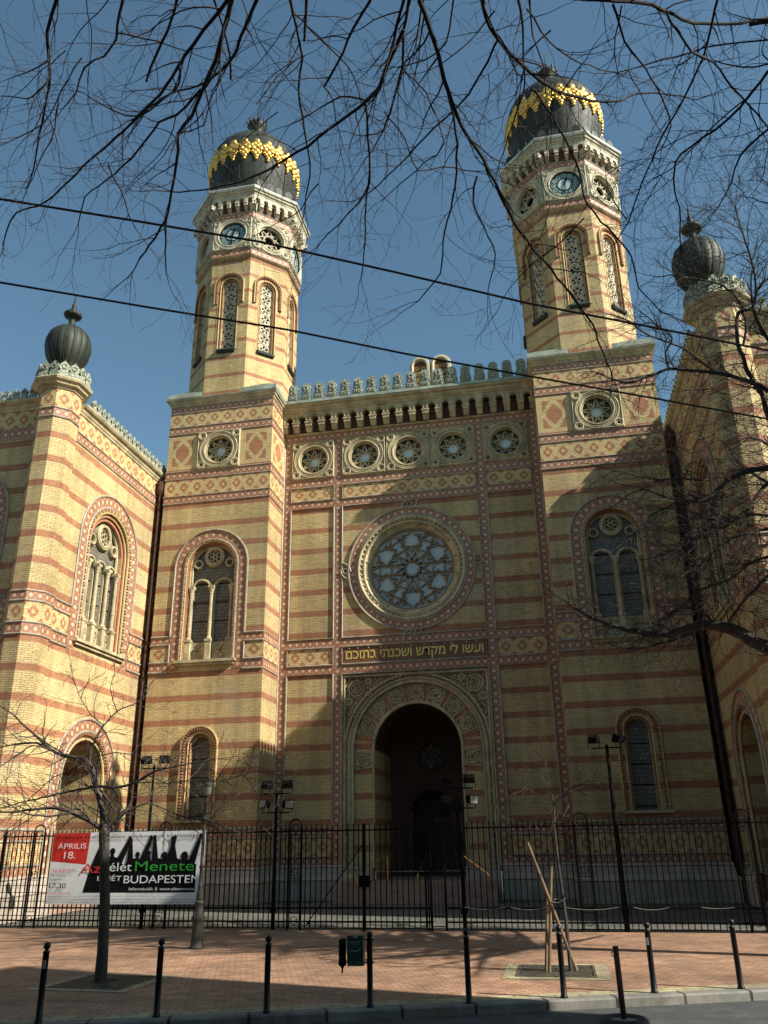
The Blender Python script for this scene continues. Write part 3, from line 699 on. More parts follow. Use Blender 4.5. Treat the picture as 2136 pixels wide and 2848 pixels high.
# ---- central bay --------------------------------------------------
fb = Fr((0, DB, 0), (0, -1, 0)); ZR = 14.45
def facade(mb):
    holes = [circ(0, ZR, 2.62, 48)]+[circ(x, 20.58, .8, 30) for x in (-4.93, -2.27, 0.01, 2.29, 4.9)]
    po = arch(0, 3.36, 1.1, 9.5)[:1]
    holes.append(rect(-3.34, 3.34, 1.1, 9.48)); holes[-1] = [(-3.34, 1.12), (3.34, 1.12), (3.34, 9.48), (-3.34, 9.48)]
    wall(mb, fb, rect(-HB, HB, 1.1, 23.6), holes, M['brick'])
    wall(mb, fb, rect(-HB, HB, 9.6, 23.6), [], M['dark'], -1.2)
    mb.box(-HB, HB, DB+.5, DB+1.6, 23.0, 23.7, M['lead'])
bay = part('entrance_facade', facade)
VS = ((-6.48, -6.07), (-3.80, -3.40), (3.40, 3.80), (6.07, 6.48)); HS = ((21.72, 22.06), (19.08, 19.48), (17.90, 18.28), (10.79, 11.17), (9.54, 9.92), (2.52, 2.86), (1.36, 1.70))
def bands(b):
    for a0, a1 in VS: bandrect(b, fb, a0, a1, 1.3, 22.06, M['star'], .018, True, .34)
    spans = ((-6.07, -3.80), (-3.40, 3.40), (3.80, 6.07))
    for z0, z1 in HS:
        for i, (a0, a1) in enumerate(spans):
            if z0 < 5 and i == 1: continue
            bandrect(b, fb, a0, a1, z0, z1, M['star'], .016)
part('star_band', bands, bay)
def frames(b):
    for a0, a1 in ((-6.07, -3.80), (3.80, 6.07)):
        for z0, z1 in ((18.28, 19.08), (11.17, 17.90), (9.92, 10.79), (2.86, 9.54), (1.70, 2.52)): rope_rect(b, fb, a0+.02, a1-.02, z0+.02, z1-.02)
    for z0, z1 in ((18.28, 19.08), (11.17, 17.90), (9.92, 10.79)): rope_rect(b, fb, -3.38, 3.38, z0+.02, z1-.02)
    for a in (-6.48, 6.48): line(b, fb, [(a, 1.3), (a, 22.06)], .05, M['rope'], .03)
    line(b, fb, [(-3.40, 1.3), (-3.40, 9.5), (3.40, 9.5), (3.40, 1.3)], .05, M['rope'], .03)
part('moulding', frames, bay)
def loz(b):
    for a0, a1 in ((-6.02, -3.85), (3.85, 6.02)):
        for z0, z1 in ((18.33, 19.03), (9.97, 10.74), (1.74, 2.48)): bandrect(b, fb, a0, a1, z0, z1, M['loz'], .008, period=.68)
    bandrect(b, fb, -3.33, 3.33, 18.33, 19.03, M['loz'], .008, period=.68)
part('lozenge_band', loz, bay)
for x, hx in ((-4.93, 1.12), (-2.27, 1.13), (.01, 1.12), (2.29, 1.13), (4.9, 1.12)): roundel(fb.sub(x), 20.58, hx, 1.06, .74)
# corbel table, cornice, battlement
def corbels(mb):
    st = M['stone']; n = 19; p = 12.98/n; c = .42
    wall(mb, fb, rect(-HB, HB, 22.1, 23.2), [], M['darkred'], .02)
    o_ = [(-6.49, 22.62)]; hl = []
    for i in range(n):
        x = -6.49+p*(i+.5); h_ = arch(x, p*.26, 22.63, 22.86, 12); hl.append(h_); o_ += h_
    o_ += [(6.49, 22.62), (6.49, 23.2), (-6.49, 23.2)]
    wall(mb, fb, o_, [], st, c)
    for h_ in hl: reveal(mb, fb, h_, c, .02, st, False)
    for i in range(n):
        x = -6.49+p*(i+.5); line(mb, fb, arch(x, p*.36, 22.7, 22.86, 12), .045, st, c+.015, 5)
        for s_ in (-1, 1):
            for t in range(3): q = .4+.45*t; fbox(mb, fb, x+s_*p*.30*math.cos(q)-.035, x+s_*p*.30*math.cos(q)+.035, 22.82+p*.3*math.sin(q)-.05, 22.82+p*.3*math.sin(q)+.03, c-.12, c-.01, st)
    for i in range(n+1):
        x = max(-6.4, min(6.4, -6.49+p*i)); wd = p*.23
        fbox(mb, fb, x-wd, x+wd, 22.42, 22.64, .02, c+.02, st); fbox(mb, fb, x-wd*1.25, x+wd*1.25, 22.58, 22.65, .02, c+.05, st)
        mb.hexa([fb(x-wd*.85, 22.14, .24), fb(x+wd*.85, 22.14, .24), fb(x+wd*.85, 22.14, .02), fb(x-wd*.85, 22.14, .02), fb(x-wd, 22.42, c-.02), fb(x+wd, 22.42, c-.02), fb(x+wd, 22.42, .02), fb(x-wd, 22.42, .02)], st)
ct = part('corbel_table', corbels, bay)
part('cornice', lambda b: (sweep(b, [(-HB+.02, DB), (HB-.02, DB)], [(0, 23.18), (.46, 23.2), (.5, 23.28), (.56, 23.32), (.58, 23.42), (.72, 23.5), (.74, 23.58), (0, 23.6)], M['stone']),
                           sweep(b, [(-HB+.02, DB), (HB-.02, DB)], [(0, 22.02), (.12, 22.04), (.16, 22.09), (.12, 22.13), (0, 22.14)], M['stone']),
                           b.box(-6.4, 6.4, DB-.76, DB+.3, 23.605, 23.68, M['patina'])), bay)
bt = part('battlement', lambda b: b.box(-6.3, 6.3, DB-.66, DB-.42, 23.68, 23.82, M['patina']))
for k in range(18):
    x = -5.93+.7*k; f2 = fb.sub(x)
    def merl(b):
        o_ = [(-.29, 23.8), (.29, 23.8), (.29, 24.2), (.245, 24.2), (.245, 24.62)]+[(.245*math.cos(q), 24.62+.21*math.sin(q)) for q in (PI*.2, PI*.36, PI*.5, PI*.64, PI*.8)]+[(-.245, 24.62), (-.245, 24.2), (-.29, 24.2)]
        plate(b, f2, o_, [], M['relief'], .46, .62); fbox(b, f2, -.21, .21, 23.88, 24.12, .62, .645, M['relief'])
        plate(b, f2, [(-.15, 24.2), (.15, 24.2), (.15, 24.6), (.1, 24.7), (0, 24.76), (-.1, 24.7), (-.15, 24.6)], [], M['relief'], .62, .65)
        line(b, f2, circ(0, 24.52, .1, 12), .03, M['relief'], .66, 5, True); line(b, f2, [(-.12, 24.25), (0, 24.4), (.12, 24.25)], .025, M['relief'], .66, 4)
        for s_ in (-.11, .11): line(b, f2, circ(s_, 24.0, .075, 8), .025, M['relief'], .65, 4, True)
    part('merlon', merl, bt)
# rose window
def rose(mb):
    st = M['stone']; prof = [(2.64, .02), (2.62, .11), (2.56, .14), (2.49, .10), (2.47, -.0), (2.38, -.0), (2.36, .05), (2.29, .06), (2.25, .0), (2.23, -.08), (2.15, -.13), (2.12, -.18), (2.06, -.2), (2.04, -.4)]
    N = 72
    for k in range(len(prof)-1):
        (r0, c0), (r1, c1) = prof[k], prof[k+1]
        for j in range(N):
            q0, q1 = 2*PI*j/N, 2*PI*(j+1)/N
            P = lambda r, q, c: fb(r*math.cos(q), ZR+r*math.sin(q), c)
            mb.poly([P(r0, q0, c0), P(r1, q0, c1), P(r1, q1, c1), P(r0, q1, c0)][::-1], st)
    for j in range(60):
        q = 2*PI*j/60; bar(mb, fb, (2.40*math.cos(q), ZR+2.40*math.sin(q)), (2.5*math.cos(q), ZR+2.5*math.sin(q)), .09, -.02, .09, st)
    for j in range(16):
        q = 2*PI*(j+.5)/16; o = fb(2.19*math.cos(q), ZR+2.19*math.sin(q), -.1); mb.tube([o, o+fb.n*.12], [.055, .02], st, 6)
rw = part('rose_window', rose, None, True)
def rosering(b):
    strip(b, fb, circ(0, ZR, 2.66, 72), circ(0, ZR, 3.05, 72), M['star'], .022, .36, True)
    for r in (2.68, 3.07): line(b, fb, circ(0, ZR, r, 72), .05, M['rope'], .035, 6, True)
    for k in range(4):                                              # interlaced knots
        q = k*PI/2; ux, uz = math.cos(q), math.sin(q); tx, tz = -uz, ux
        P = lambda r, t: (ux*r+tx*t, ZR+uz*r+tz*t)
        line(b, fb, [P(3.22+.13*math.cos(a), .13*math.sin(a)) for a in [2*PI*i/14 for i in range(14)]], .035, M['rope'], .04, 5, True)
        line(b, fb, [P(2.98+.47*math.cos(a), -.05+.47*math.sin(a)) for a in [PI*(.5+i/10*.0-.02)-i*.22 for i in range(8)]], .045, M['rope'], .04, 6)
        line(b, fb, [P(3.44-.47*math.cos(a), .05-.47*math.sin(a)) for a in [PI*.5-i*.22 for i in range(8)]], .045, M['rope'], .04, 6)
part('star_ring', rosering, rw)
def rosetr(b):
    R = 2.04; st = M['tracery']; w = .062; c0, c1 = -.36, -.26
    star_bars(b, fb, ZR, .25*R, .155*R, 12, w, c0, c1, st)
    def L(q, x0, y0, x1, y1):                                       # local: x along direction q
        f = lambda x, y: (R*(x*math.cos(q)-y*math.sin(q)), ZR+R*(x*math.sin(q)+y*math.cos(q)))
        bar(b, fb, f(x0, y0), f(x1, y1), w, c0, c1, st)
    for k in range(12):
        q = k*PI/6; odd = k % 2
        for s_ in (-1, 1):
            L(q, .155, s_*.125, .44 if odd else .985, s_*.125)
            if not odd:
                L(q, .5, s_*.125, .5, s_*.27); L(q, .77, s_*.125, .77, s_*.29); L(q, .79, s_*.125, .96, s_*.02)
        if not odd: L(q, .5, -.125, .5, .125); L(q, .77, -.125, .77, .125)
    for k in range(6):
        q = PI/6+k*PI/3; cx, cz = .71*R*math.cos(q), .71*R*math.sin(q)
        star_bars(b, fb.sub(cx), ZR+cz, .29*R, .165*R, 6, w, c0, c1, st, PI/2)
    line(b, fb, circ(0, ZR, R*.985, 48), .05, st, -.28, 6, True)
part('tracery', rosetr, rw)
part('glass', lambda b: wall(b, fb, circ(0, ZR, 2.06, 48), [], M['paleglass'], -.37), rw)
# inscription
ip = part('inscription_panel', lambda b: fbox(b, fb, -3.34, 3.34, 9.96, 10.75, -.02, .012, M['brown']))
def insc(b):
    s_ = '\u05d5\u05e2\u05e9\u05d5 \u05dc\u05d9 \u05de\u05e7\u05d3\u05e9 \u05d5\u05e9\u05db\u05e0\u05ea\u05d9 \u05d1\u05ea\u05d5\u05db\u05dd'[::-1]
    vs, fs = text2d(s_, .72, 6.4, .012)
    y0, y1 = min(v[1] for v in vs), max(v[1] for v in vs); k = .66/(y1-y0)
    for c in (.03,): b.mesh([fb(-3.2+x, 10.02+(y-y0)*k*.95, c) for x, y in vs], fs, M['gilt'])
    for x in (-3.02, -2.62, -2.1, -1.52, -1.3, -.52, -.1, .5, .95, 1.45, 1.75, 2.45, 2.9): wall(b, fb, [(x-.035, 10.66), (x, 10.62), (x+.035, 10.66), (x, 10.70)], [], M['gilt'], .052)
part('lettering', insc, ip)
# portal
def portal(mb):
    st = M['stone']; zs = 6.1
    R0, R1, R2 = 1.95, 2.92, 3.27
    A = lambda r, n=40: arch(0, r, 1.12, zs, n)
    sp = arch(0, R2, zs, zs, 40)
    wall(mb, fb, [(-3.34, 1.12), (-R2, 1.12)]+[p for p in A(R2)[1:-1]]+[(R2, 1.12), (3.34, 1.12), (3.34, 9.48), (-3.34, 9.48)], [], M['carved'], -.10)
    reveal(mb, fb, rect(-3.34, 3.34, 1.12, 9.48), 0, -.1, st)
    strip(mb, fb, A(R1), A(R2), st, -.16); reveal(mb, fb, A(R2), -.1, -.16, st, False)
    strip(mb, fb, A(R0), A(R1), M['brick'], -.30); reveal(mb, fb, A(R1), -.16, -.3, st, False)
    for r, q, c in ((R2, .07, -.09), (3.1, .06, -.12), (R1, .05, -.16), (R0+.06, .07, -.28)): line(mb, fb, A(r), q, st if r > 2 else M['yelbrick'], c, 6)
    for r, step in ((3.2, .16), ): 
        n = int((PI*r)/step)
        for k in range(n): q = PI*(k+.5)/n; bar(mb, fb, ((r-.05)*math.cos(q), zs+(r-.05)*math.sin(q)), ((r+.05)*math.cos(q), zs+(r+.05)*math.sin(q)), .08, -.14, -.04, M['carved'])
    for s_ in (-1, 1):
        for k in range(30): zz = 1.3+k*.16; fbox(mb, fb, s_*3.2-.06, s_*3.2+.06, zz, zz+.09, -.14, -.04, M['carved'])
        line(mb, fb, [(s_*3.28, 1.12), (s_*3.28, 9.4)], .05, st, -.04, 6)
        for k in range(20): zz = 6.2+k*.16; fbox(mb, fb, s_*3.26-.04, s_*3.26+.04, zz, zz+.09, -.1, -.02, M['carved'])
    line(mb, fb, [(-3.3, 9.38), (3.3, 9.38)], .06, st, -.03, 6)
    for k in range(40): x = -3.2+k*.162; fbox(mb, fb, x, x+.09, 9.26, 9.34, -.1, -.02, M['carved'])
    for s_ in (-1, 1):
        for (x, z, r) in ((2.72, 8.82, .36), (3.08, 8.22, .16), (2.15, 9.12, .14)): line(mb, fb, circ(s_*x, z, r, 20), .04, st, -.08, 5, True); line(mb, fb, circ(s_*x, z, r*.6, 14), .03, st, -.08, 5, True)
    # porch interior
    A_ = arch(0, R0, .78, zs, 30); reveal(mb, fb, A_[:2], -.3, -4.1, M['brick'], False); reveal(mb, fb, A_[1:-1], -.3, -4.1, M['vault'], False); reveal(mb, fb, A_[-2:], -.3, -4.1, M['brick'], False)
    f5 = Fr((0, 6.2, 0), (0, -1, 0)); lob = []
    for k in range(11):
        q = PI-PI*(k+.5)/11; cx, cz = .78*math.cos(q), 3.55+.78*math.sin(q)
        for t in range(5):
            w_ = q+1.35-2.7*t/4; lob.append((cx+.2*math.cos(w_), cz+.2*math.sin(w_)))
    door = [(-.92, .78)]+[(-.92, 3.4)]+lob+[(.92, 3.4), (.92, .78)]
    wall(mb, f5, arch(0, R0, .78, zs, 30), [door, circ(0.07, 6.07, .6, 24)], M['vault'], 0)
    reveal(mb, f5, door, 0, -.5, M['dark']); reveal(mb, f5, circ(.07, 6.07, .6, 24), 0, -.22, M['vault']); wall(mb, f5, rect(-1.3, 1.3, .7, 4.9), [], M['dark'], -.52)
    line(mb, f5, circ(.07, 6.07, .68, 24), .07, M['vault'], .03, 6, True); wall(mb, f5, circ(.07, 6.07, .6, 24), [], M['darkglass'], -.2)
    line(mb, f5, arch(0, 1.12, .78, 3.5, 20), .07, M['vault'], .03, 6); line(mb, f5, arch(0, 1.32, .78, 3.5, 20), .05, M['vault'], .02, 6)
    star_bars(mb, f5.sub(.07), 6.07, .58, .24, 6, .05, -.12, -.04, M['carved'])
    mb.box(-1.95, 1.95, DB+.3, 6.2, .60, .78, M['steps'])
pt = part('portal', portal)
for k in range(9):                                                  # carved voussoirs
    q = PI*(k)/8*.98+PI*.01; r = 2.44
    def vou(b):
        d = Vector((math.cos(q), math.sin(q)))
        if k in (0, 8): d = Vector((1 if k == 0 else -1, 0))
        zz = 6.1 if k not in (0, 8) else 5.65
        x, z = d.x*r, zz+d.y*r; t = Vector((-d.y, d.x)); h = .36
        c = [(x-d.x*h-t.x*.30, z-d.y*h-t.y*.30), (x+d.x*h-t.x*.40, z+d.y*h-t.y*.40), (x+d.x*h+t.x*.40, z+d.y*h+t.y*.40), (x-d.x*h+t.x*.30, z-d.y*h+t.y*.30)]
        if Vector((c[1][0]-c[0][0], c[1][1]-c[0][1])).cross(Vector((c[2][0]-c[1][0], c[2][1]-c[1][1]))) < 0: c = c[::-1]
        plate(b, fb, c, [], M['carved'], -.3, -.25); line(b, fb, c, .045, M['stone'], -.26, 4, True)
        line(b, fb, circ(x, z, .26, 18), .03, M['stone'], -.245, 5, True)
        star_bars(b, fb.sub(x), z, .24, .1, 6, .035, -.25, -.22, M['stone'])
    part('carved_voussoir', vou, pt)
for k in range(8):
    q = PI*(k+.5)/8; r = 2.44
    def vr(b):
        d = Vector((math.cos(q), math.sin(q))); t = Vector((-d.y, d.x)); x, z = d.x*r, 6.1+d.y*r; h = .44
        plate(b, fb, [(x-d.x*h-t.x*.07, z-d.y*h-t.y*.07), (x+d.x*h-t.x*.12, z+d.y*h-t.y*.12), (x+d.x*h+t.x*.12, z+d.y*h+t.y*.12), (x-d.x*h+t.x*.07, z-d.y*h+t.y*.07)], [], M['redbrick'], -.3, -.285)
    part('brick_voussoir', vr, pt)
def leaf(b):
    f = Fr((.45, 6.5, 0), (-.25, -1, 0)); fbox(b, f, -.42, .42, .8, 3.3, -.05, 0, M['wood'])
    for z0, z1 in ((1.0, 1.55), ): fbox(b, f, -.32, .32, z0, z1, 0, .02, M['wood'])
    fbox(b, f, -.33, .33, 1.75, 3.1, 0, .012, M['darkglass'])
part('door', leaf, pt)
# steps + handrails
def steps(mb):
    n = 5
    for i in range(n): mb.box(-3.3+.0*i, 3.3, .35+.33*i, DB+.31, .156*i-.02 if i else -.02, .156*(i+1)-.001*i, M['steps'])
    for s_ in (-1, 1): mb.box(min(s_*1.96, s_*3.36), max(s_*1.96, s_*3.36), DB-.42, DB+.2, 0, 1.2, M['plinth']); mb.box(min(s_*1.94, s_*3.4), max(s_*1.94, s_*3.4), DB-.46, DB+.2, 1.2, 1.28, M['plinth'])
stp = part('entrance_steps', steps)
for x0, x1 in ((-1.35, -2.6), (.35, .15), (1.75, 2.95)):
    part('handrail', lambda b: (b.tube([(x0, DB-.15, .79), (x0, DB-.15, 1.72), (x0+.02*(x1-x0), DB-.25, 1.76), (x1, .55, 1.05), (x1+(x1-x0)*.06, .45, .95), (x1, .5, .75)], .025, M['brass'], 6), b.tube([(x1-(x1-x0)*.1, .62, .1), (x1-(x1-x0)*.1, .62, 1.08)], .02, M['brass'], 6)), stp)
# plinth round towers and bay
PL = [(0, 1.40), (.06, 1.36), (.09, 1.31), (.05, 1.27), (.08, 1.2), (.12, 1.0), (.22, .86), (.24, .80), (.20, .76), (.20, .02), (0, 0)]
part('plinth', lambda b: (sweep(b, [(-HB-WT, 5.4), (-HB-WT, 0), (-HB, 0), (-HB, DB), (-3.4, DB)], PL, M['plinth']), sweep(b, [(3.4, DB), (HB, DB), (HB, 0), (HB+WT, 0), (HB+WT, 5.4)], PL, M['plinth'])))
# nave roof + tablets of the law
part('nave', lambda b: (b.box(-6.3, 6.3, 8, 30, 22, 24.2, M['brick']), b.mesh([(-6.3, 12.9, 24.2), (6.3, 12.9, 24.2), (0, 12.9, 28.6), (-6.3, 30, 24.2), (6.3, 30, 24.2), (0, 30, 28.6)], [(0, 1, 2), (3, 5, 4), (0, 2, 5, 3), (1, 4, 5, 2)], M['lead'])))
ft = Fr((.05, 12.7, 0), (0, -1, 0))
tb = part('law_tablets', lambda b: (plate(b, ft, [(-1.38, 27.6), (1.38, 27.6)]+[(.7+.68*math.cos(PI*i/14), 32.05+.72*math.sin(PI*i/14)) for i in range(15)]+[(-.7+.68*math.cos(PI*i/14), 32.05+.72*math.sin(PI*i/14)) for i in range(15)], [], M['palestone'], -.4, 0),
    [line(b, ft, arch(s_*.7, .56, 27.7, 32.0, 16), .15, M['palestone'], .02, 6) for s_ in (-1, 1)], [wall(b, ft, arch(s_*.7, .42, 28, 31.95, 14), [], M['darkred'], .012) for s_ in (-1, 1)]))
def tl(b):
    for s_, ls in ((-1, ('\u05d0\u05e0\u05db\u05d9', '\u05dc\u05d0 \u05d9\u05d4\u05d9\u05d4', '\u05dc\u05d0 \u05ea\u05e9\u05d0', '\u05d6\u05db\u05d5\u05e8', '\u05db\u05d1\u05d3 \u05d0\u05ea')), (1, ('\u05dc\u05d0 \u05ea\u05e8\u05e6\u05d7', '\u05dc\u05d0 \u05ea\u05e0\u05d0\u05e3', '\u05dc\u05d0 \u05ea\u05d2\u05e0\u05d1', '\u05dc\u05d0 \u05ea\u05e2\u05e0\u05d4', '\u05dc\u05d0 \u05ea\u05d7\u05de\u05d3'))):
        for i, t in enumerate(ls): put_text(b, ft, s_*.7*(1 if s_ > 0 else 1)-.36, 31.75-.45*i, .02, t[::-1], .42, M['gilt'], .72)
part('lettering', tl, tb)

# ---- wings --------------------------------------------------------
def wing(sx):
    n = (-sx, 0, 0); xw = sx*XW; BR = M['brick']; yc = -3.6; yf = -7.9
    f = Fr((xw, yc, 0), n)                                          # side wall towards the forecourt
    sgn = 1 if sx < 0 else -1                                       # +a runs to +y on the left wing
    A = lambda y: (y-yc)*sgn
    yb = 3.0; e0, e1 = sorted((A(-7.4), A(yb)))
    ff = Fr((sx*17.2, yf, 0), (0, -1, 0))
    mb = MB()
    wall(mb, f, rect(e0, e1, 1.1, 19.5), [arch(0, 1.9, 9.95, 14.35, 28), arch(0, 1.72, 1.12, 4.75, 24)], BR)
    wall(mb, ff, rect(-4.3, 4.3, 1.1, 19.6), [arch(0, 1.9, 9.95, 14.6, 28)], BR)
    wall(mb, Fr((sx*(XW+9), -3, 0), (sx, 0, 0)), rect(-5, 5, 0, 19.6), [], BR); wall(mb, Fr((sx*17, yb, 0), (0, 1, 0)), rect(-4.6, 4.6, 0, 19.6), [], BR)
    mb.box(min(sx*12.9, sx*21), max(sx*12.9, sx*21), yf+.3, yb-.2, 19.2, 19.6, M['lead'])
    wall(mb, f, rect(e0, e1, 9.6, 19.5), [], M['dark'], -1.3)
    mb.box(*sorted((sx*11.9, sx*12.6)), 2.6, 3.0, 0, 19.5, BR)
    w = mb.build('wing', syn)
    # turret
    cx, cy, a_ = sx*13.15, -7.7, .78
    oc = octa(cx, cy, a_)
    mb = MB(); sweep(mb, oc, [(0, 0.0), (0, 19.95)], BR, True)
    t = mb.build('corner_turret', syn)
    part('star_band', lambda b: [band(b, oc, z0, z1, M['star'], .014, True) for z0, z1 in ((18.58, 18.93), (10.87, ZB1), (ZB0, 9.99), (2.52, 2.86), (1.36, 1.70))], t)
    part('lozenge_band', lambda b: [band(b, oc, z0, z1, M['loz'], .01, True, .65) for z0, z1 in ((19.0, 19.80), (10.05, 10.81), (1.74, 2.48))], t)
    part('moulding', lambda b: ([sweep(b, oc, ROPE(z, .05), M['rope'], True) for z in (18.56, 18.96, ZB1, 10.84, 10.02, ZB0, 2.88, 2.5, 1.72)], sweep(b, oc, PL, M['plinth'], True)), t)
    part('cornice', lambda b: sweep(b, oc, [(0, 19.82), (.05, 19.85), (.07, 19.93), (.2, 19.99), (.24, 20.08), (.34, 20.14), (.38, 20.23), (.35, 20.28), (-.6, 20.32)], M['stone'], True), t)
    def crestpc(b, fr, a, z, s=1.):
        o_ = [(a-.22*s, z), (a+.22*s, z), (a+.24*s, z+.2*s), (a+.13*s, z+.27*s), (a+.23*s, z+.42*s), (a+.17*s, z+.56*s), (a, z+.74*s), (a-.17*s, z+.56*s), (a-.23*s, z+.42*s), (a-.13*s, z+.27*s), (a-.24*s, z+.2*s)]
        plate(b, fr, o_, [], M['relief'], -.06, .04); line(b, fr, circ(a, z+.45*s, .1*s, 8), .025, M['relief'], .05, 4, True)
    def tcrest(b):
        for k in range(8):
            f2 = octfr(cx, cy, a_+.22, k); s3 = (a_+.22)*math.tan(PI/8)
            for i in range(2): crestpc(b, f2, -s3+s3*(i+.5), 20.29, 1.0)
    part('cresting', tcrest, t)
    dx = cx if sx < 0 else cx-.34
    mb = MB(); prof = [(.52, 20.3), (.50, 21.0), (.52, 21.25), (.68, 21.45), (.84, 21.78), (.92, 22.2), (.91, 22.5), (.80, 22.85), (.59, 23.1), (.34, 23.26), (.15, 23.36), (.13, 23.75), (.2, 23.8), (.34, 23.86), (.38, 23.96), (.36, 24.02), (.14, 24.06), (.11, 24.2), (.14, 24.26), (.08, 24.32), (.1, 24.45), (.05, 24.6), (.015, 25.1)]
    mb.lathe((dx, cy, 0), prof, M['lead'], 96, lambda j: 1+.035*abs(math.sin(j*PI/6)) if True else 1)
    part_o = mb.build('turret_dome', syn, True)
    part('rib', lambda b: [b.tube([(dx+r*1.01*math.cos(2*PI*k/16), cy+r*1.01*math.sin(2*PI*k/16), z) for r, z in prof[2:11]], .022, M['lead'], 4) for k in range(16)], part_o)
    # bands on both walls
    pth = [(xw, -7.2), (xw, yb)] if sx < 0 else [(xw, yb), (xw, -7.2)]
    pf = [(sx*13.6, yf), (sx*21.4, yf)] if sx > 0 else [(-21.4, yf), (-13.6, yf)]
    ho = 2.43
    def bnd(b):
        for p in (pth, pf):
            band(b, p, 18.04, 18.42, M['star'])
        for z0, z1 in ((10.87, ZB1), (ZB0, 9.99), (2.52, 2.86), (1.36, 1.70)):
            for (a, c) in ((e0, -ho), (ho, e1)): bandrect(b, f, a, c, z0, z1, M['star'], .012)
            for (a, c) in ((-4.2, -2.6), (2.6, 4.2)): bandrect(b, ff, a, c, z0, z1, M['star'], .012)
    part('star_band', bnd, w)
    def lz(b):
        for p in (pth, pf): band(b, p, 18.48, 19.26, M['loz'], .008, period=.66)
        for (a, c) in ((e0, -ho-.05), (ho+.05, e1)):
            for z0, z1 in ((10.05, 10.81), (1.74, 2.48)): bandrect(b, f, a, c, z0, z1, M['loz'], .008, period=.7)
        for (a, c) in ((-4.2, -2.65), (2.65, 4.2)):
            for z0, z1 in ((10.05, 10.81), (1.74, 2.48)): bandrect(b, ff, a, c, z0, z1, M['loz'], .008, period=.7)
    part('lozenge_band', lz, w)
    def md(b):
        for p in (pth, pf):
            for z in (18.45, 18.01): sweep(b, p, ROPE(z, .05), M['rope'])
        for fr_, lim, h_ in ((f, (e0, e1), ho), (ff, (-4.2, 4.2), 2.6)):
            for z in (ZB1, 10.84, 10.02, ZB0, 2.88, 2.5, 1.72):
                for (a, c) in ((lim[0], -h_), (h_, lim[1])): line(b, fr_, [(a, z), (c, z)], .05, M['rope'], .02)
    part('moulding', md, w)
    part('cornice', lambda b: [sweep(b, p, [(0, 19.26), (.05, 19.28), (.07, 19.36), (.11, 19.40), (.14, 19.50), (.24, 19.56), (.30, 19.64), (.31, 19.70), (-.6, 19.74)], M['stone']) for p in (pth, pf)], w)
    def crs(b):
        f2 = Fr((xw, yc, 0), n)
        y = -6.5
        while y < yb: crestpc(b, Fr(f2.o+f2.n*.2, n), A(y), 19.72, .74); y += .40
        f3 = Fr((ff.o.x, yf-.2, 0), (0, -1, 0))
        for i in range(16): crestpc(b, f3, (3.0-.40*i)*(1 if sx < 0 else -1), 19.72, .74)
    part('cresting', crs, w)
    big_window(f, 14.35, 10.05, ho, 1.9, 1.32, 3)
    big_window(ff, 14.6, 10.05, 2.6, 1.9, 1.4, 3)
    # side doorway
    zs = 4.75
    def dw(b):
        AA = lambda r: arch(0, r, 1.12, zs, 26)
        strip(b, f, AA(1.55), AA(1.72), M['brick'], -.08); reveal(b, f, AA(1.72), 0, -.08, M['brick'], False)
        strip(b, f, AA(1.5), AA(1.55), M['brick'], -.14)
        reveal(b, f, arch(0, 1.5, .0, zs, 26), -.14, -3.2, M['brick'], False)
        line(b, f, AA(1.56), .05, M['yelbrick'], -.06)
        strip(b, f, AA(1.84), AA(2.3), M['star'], .018, .38); line(b, f, AA(2.34), .05, M['rope'], .03); line(b, f, AA(1.86), .06, M['rope'], .03)
        n_ = int(PI*1.78/.14)
        for k in range(n_): q = PI*(k+.5)/n_; bar(b, f, (1.72*math.cos(q), zs+1.72*math.sin(q)), (1.84*math.cos(q), zs+1.84*math.sin(q)), .07, 0, .07, M['redbrick'])
        for s_ in (-1, 1):
            for k in range(25): fbox(b, f, s_*1.78-.06, s_*1.78+.06, 1.2+k*.14, 1.27+k*.14, 0, .07, M['redbrick'])
        f5 = Fr(f.o-f.n*3.2, n); wall(b, f5, arch(0, 1.5, 0, zs, 26), [arch(0, .9, .2, 3.0, 20)], M['vault']); wall(b, f5, rect(-1.2, 1.2, 0, 4.2), [], M['wood'], -.2)
        b.box(*sorted((xw, xw+sx*2.6)), yc-1.5, yc+1.5, 0.02, .2, M['steps'])
    part('side_doorway', dw)
    if sx < 0: segs = ([(xw, -7.2), (xw, yc-1.55)], [(xw, yc+1.55), (xw, yb)])
    else: segs = ([(xw, yb), (xw, yc+1.55)], [(xw, yc-1.55), (xw, -7.2)])
    part('plinth', lambda b: [sweep(b, s_, PL, M['plinth']) for s_ in (*segs, pf)], w)
    xp = sx*(HB+WT+.28)
    part('downpipe', lambda b: (b.tube([(xp, .12, 0), (xp, .12, 18.6)], .085, M['rust'], 8), b.tube([(xp, .12, 18.5), (xp, .12, 18.7), (xp, .12, 19.2)], [.1, .2, .22], M['rust'], 8)))
wing(-1); wing(1)
